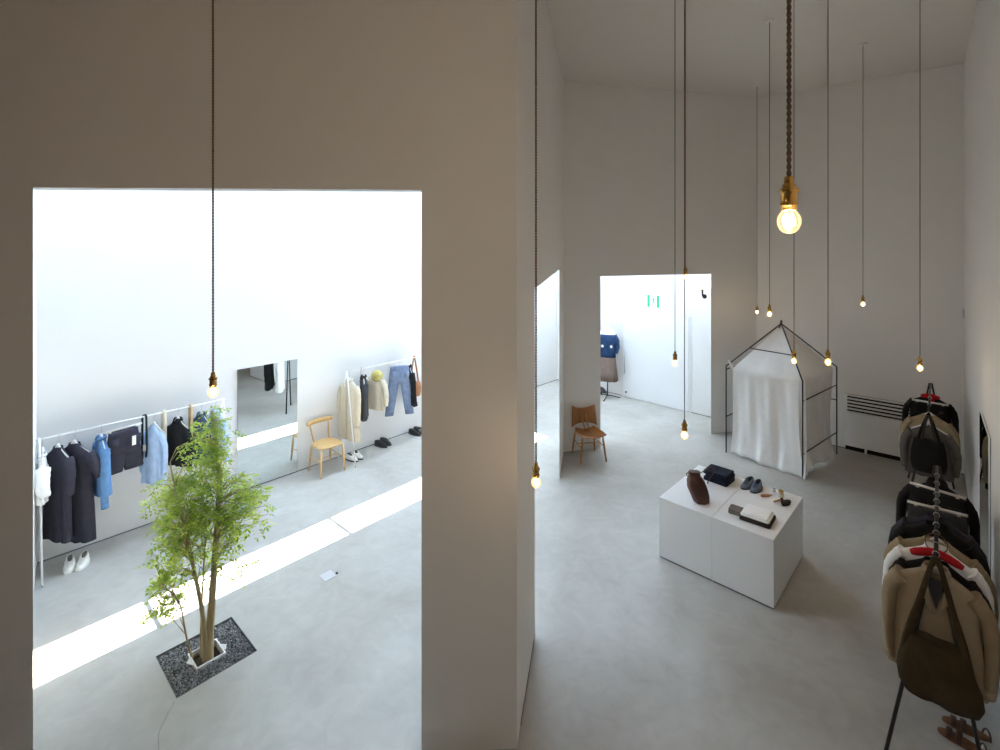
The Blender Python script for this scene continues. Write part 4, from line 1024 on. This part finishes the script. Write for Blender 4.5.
panel('front_panel', (0, UL), (0, -1), UL, (1, 0), .08, 1.02, 2)
panel('side_panel', (0, 0), (1, 0), VL, (0, 1), .015, .99, 5, .05)
# corner tied to the left rafter with a knot
MB(True).tube([(.05, UL - .085, EV - .03), (.02, UL - .06, EV + .05), (.0, UL - .04, EV + .10)], [.03, .018, .010], 8).build('tied_corner', M['white_cloth'], c)
MB(True).ball((.035, UL - .07, EV + .015), .022).build('knot', M['white_cloth'], c)

# ------------------------------------------------------------------ dressed stand beyond the doorway
q = at(607.6, 398)
t = thing('mannequin', 'dress form on a tripod stand wearing navy knit and brown skirt beyond the doorway', 'mannequin', q, R(-20))
b = MB(True); b.rings([ringpts(.16, .10, 1.00, 24), ringpts(.165, .11, 1.25, 24), ringpts(.20, .10, 1.42, 24, e=.85), ringpts(.17, .08, 1.53, 24, e=.9), ringpts(.10, .065, 1.60, 24, e=1), ringpts(.055, .05, 1.65, 24, e=1)], True, True)
b.build('torso', M['white_cloth'], t)
b = MB(True); b.rings([ringpts(.19, .13, .96, 28, .004), ringpts(.175, .125, 1.05, 28, .004), ringpts(.195, .13, 1.25, 28, .003), ringpts(.225, .125, 1.40, 28, e=.85), ringpts(.208, .108, 1.475, 28, e=.88)], True, True)
b.build('knit_top', M['knit'], t)
for sx in (-1, 1): MB(True).tube([(sx*.17, 0, 1.42), (sx*.215, 0, 1.34), (sx*.235, -.03, 1.20), (sx*.20, -.09, 1.06)], [.055, .055, .048, .04], 10).build('sleeve', M['knit'], t)
for sx in (-1, 1): MB(True).ball((sx*.10, -.135, 1.22), (.03, .01, .035)).build('pocket_button', M['white_cloth'], t)
b = MB(True); b.rings([ringpts(.235, .19, .42, 48, .016, k=5), ringpts(.21, .165, .65, 48, .012, k=5), ringpts(.18, .13, .92, 48, .004, k=5), ringpts(.165, .12, 1.0, 48)], True, True)
b.build('skirt', M['skirt'], t)
MB(True).tube([(0, 0, .05), (0, 0, 1.02)], .014, 10).build('pole', M['black_metal'], t)
for k in range(3):
    a = R(20 + 120*k); MB(True).tube([(0, 0, .07), (.12*math.cos(a), .12*math.sin(a), .05), (.29*math.cos(a), .29*math.sin(a), .008)], .010, 8).build('leg', M['black_metal'], t)
pair('leather_shoe', ('black shoe on the floor left of the dress form, nearer the white wall', 'black shoe on the floor left of the dress form, nearer the doorway'), at(601, 392), R(-70), M['shoe_black'], M['rubber_black'], M['shoe_inner'], .27, .11)

# ------------------------------------------------------------------ light
sun = bpy.data.lights.new('sun', 'SUN'); sun.energy = 62; sun.angle = R(.2); sun.color = (1, .97, .92)
so = bpy.data.objects.new('sun', sun); C.objects.link(so)
sd = Vector((N.x*.92 - D.x*.28, N.y*.92 - D.y*.28, -CEIL)); so.rotation_euler = sd.to_track_quat('-Z', 'Y').to_euler()
w = bpy.data.worlds.new('sky'); bpy.context.scene.world = w; w.use_nodes = True
bg = w.node_tree.nodes['Background']; bg.inputs[0].default_value = (.57, .765, 1, 1); bg.inputs[1].default_value = 29
pl = bpy.data.lights.new('roof_light_portal', 'AREA'); pl.shape = 'RECTANGLE'; pl.size = s1 - s0; pl.size_y = o1 - o0; pl.cycles.is_portal = True
po = bpy.data.objects.new('roof_light_portal', pl); C.objects.link(po); pc = E((s0+s1)/2, (o0+o1)/2, CEIL + .145); po.location = pc; po.rotation_euler = (0, 0, eang)

pl2 = bpy.data.lights.new('added_clerestory_portal', 'AREA'); pl2.shape = 'RECTANGLE'; pl2.size = nl - .5; pl2.size_y = 2.2; pl2.cycles.is_portal = True  # sky portal of the added north window
po2 = bpy.data.objects.new('added_clerestory_portal', pl2); C.objects.link(po2); c_ = cornE + Dd*(nl-.1)/2 - Dn*.305; po2.location = (*c_, 5.1)
po2.rotation_euler = Vector((Dn.x, Dn.y, 0)).to_track_quat('-Z', 'Z').to_euler() if False else (R(90), 0, math.atan2(Dn.y, Dn.x) + R(90))
pl3 = bpy.data.lights.new('added_clerestory_portal', 'AREA'); pl3.shape = 'RECTANGLE'; pl3.size = w1 - w0; pl3.size_y = wz1 - wz0; pl3.cycles.is_portal = True  # sky portal of the added window in the left wall
po3 = bpy.data.objects.new('added_clerestory_portal', pl3); C.objects.link(po3); c_ = O + D*(w0+w1)/2 - N*.455; po3.location = (*c_, (wz0+wz1)/2)
po3.rotation_euler = (R(90), 0, math.atan2(N.y, N.x) + R(90))
# ------------------------------------------------------------------ camera
cam = bpy.data.cameras.new('camera'); co = bpy.data.objects.new('camera', cam); C.objects.link(co)
co.location = (0, 0, H); co.rotation_euler = (R(90), 0, 0); cam.sensor_width = 36; cam.lens = 36*F/1000; cam.shift_y = -.135; cam.clip_start = .05
sc = bpy.context.scene; sc.camera = co
sc.view_settings.view_transform = 'Standard'; sc.view_settings.look = 'None'; sc.view_settings.gamma = 1; sc.view_settings.exposure = .14
try: sc.view_settings.use_curve_mapping = False
except Exception: pass
sc.cycles.max_bounces = 16; sc.cycles.diffuse_bounces = 10; sc.cycles.transparent_max_bounces = 16
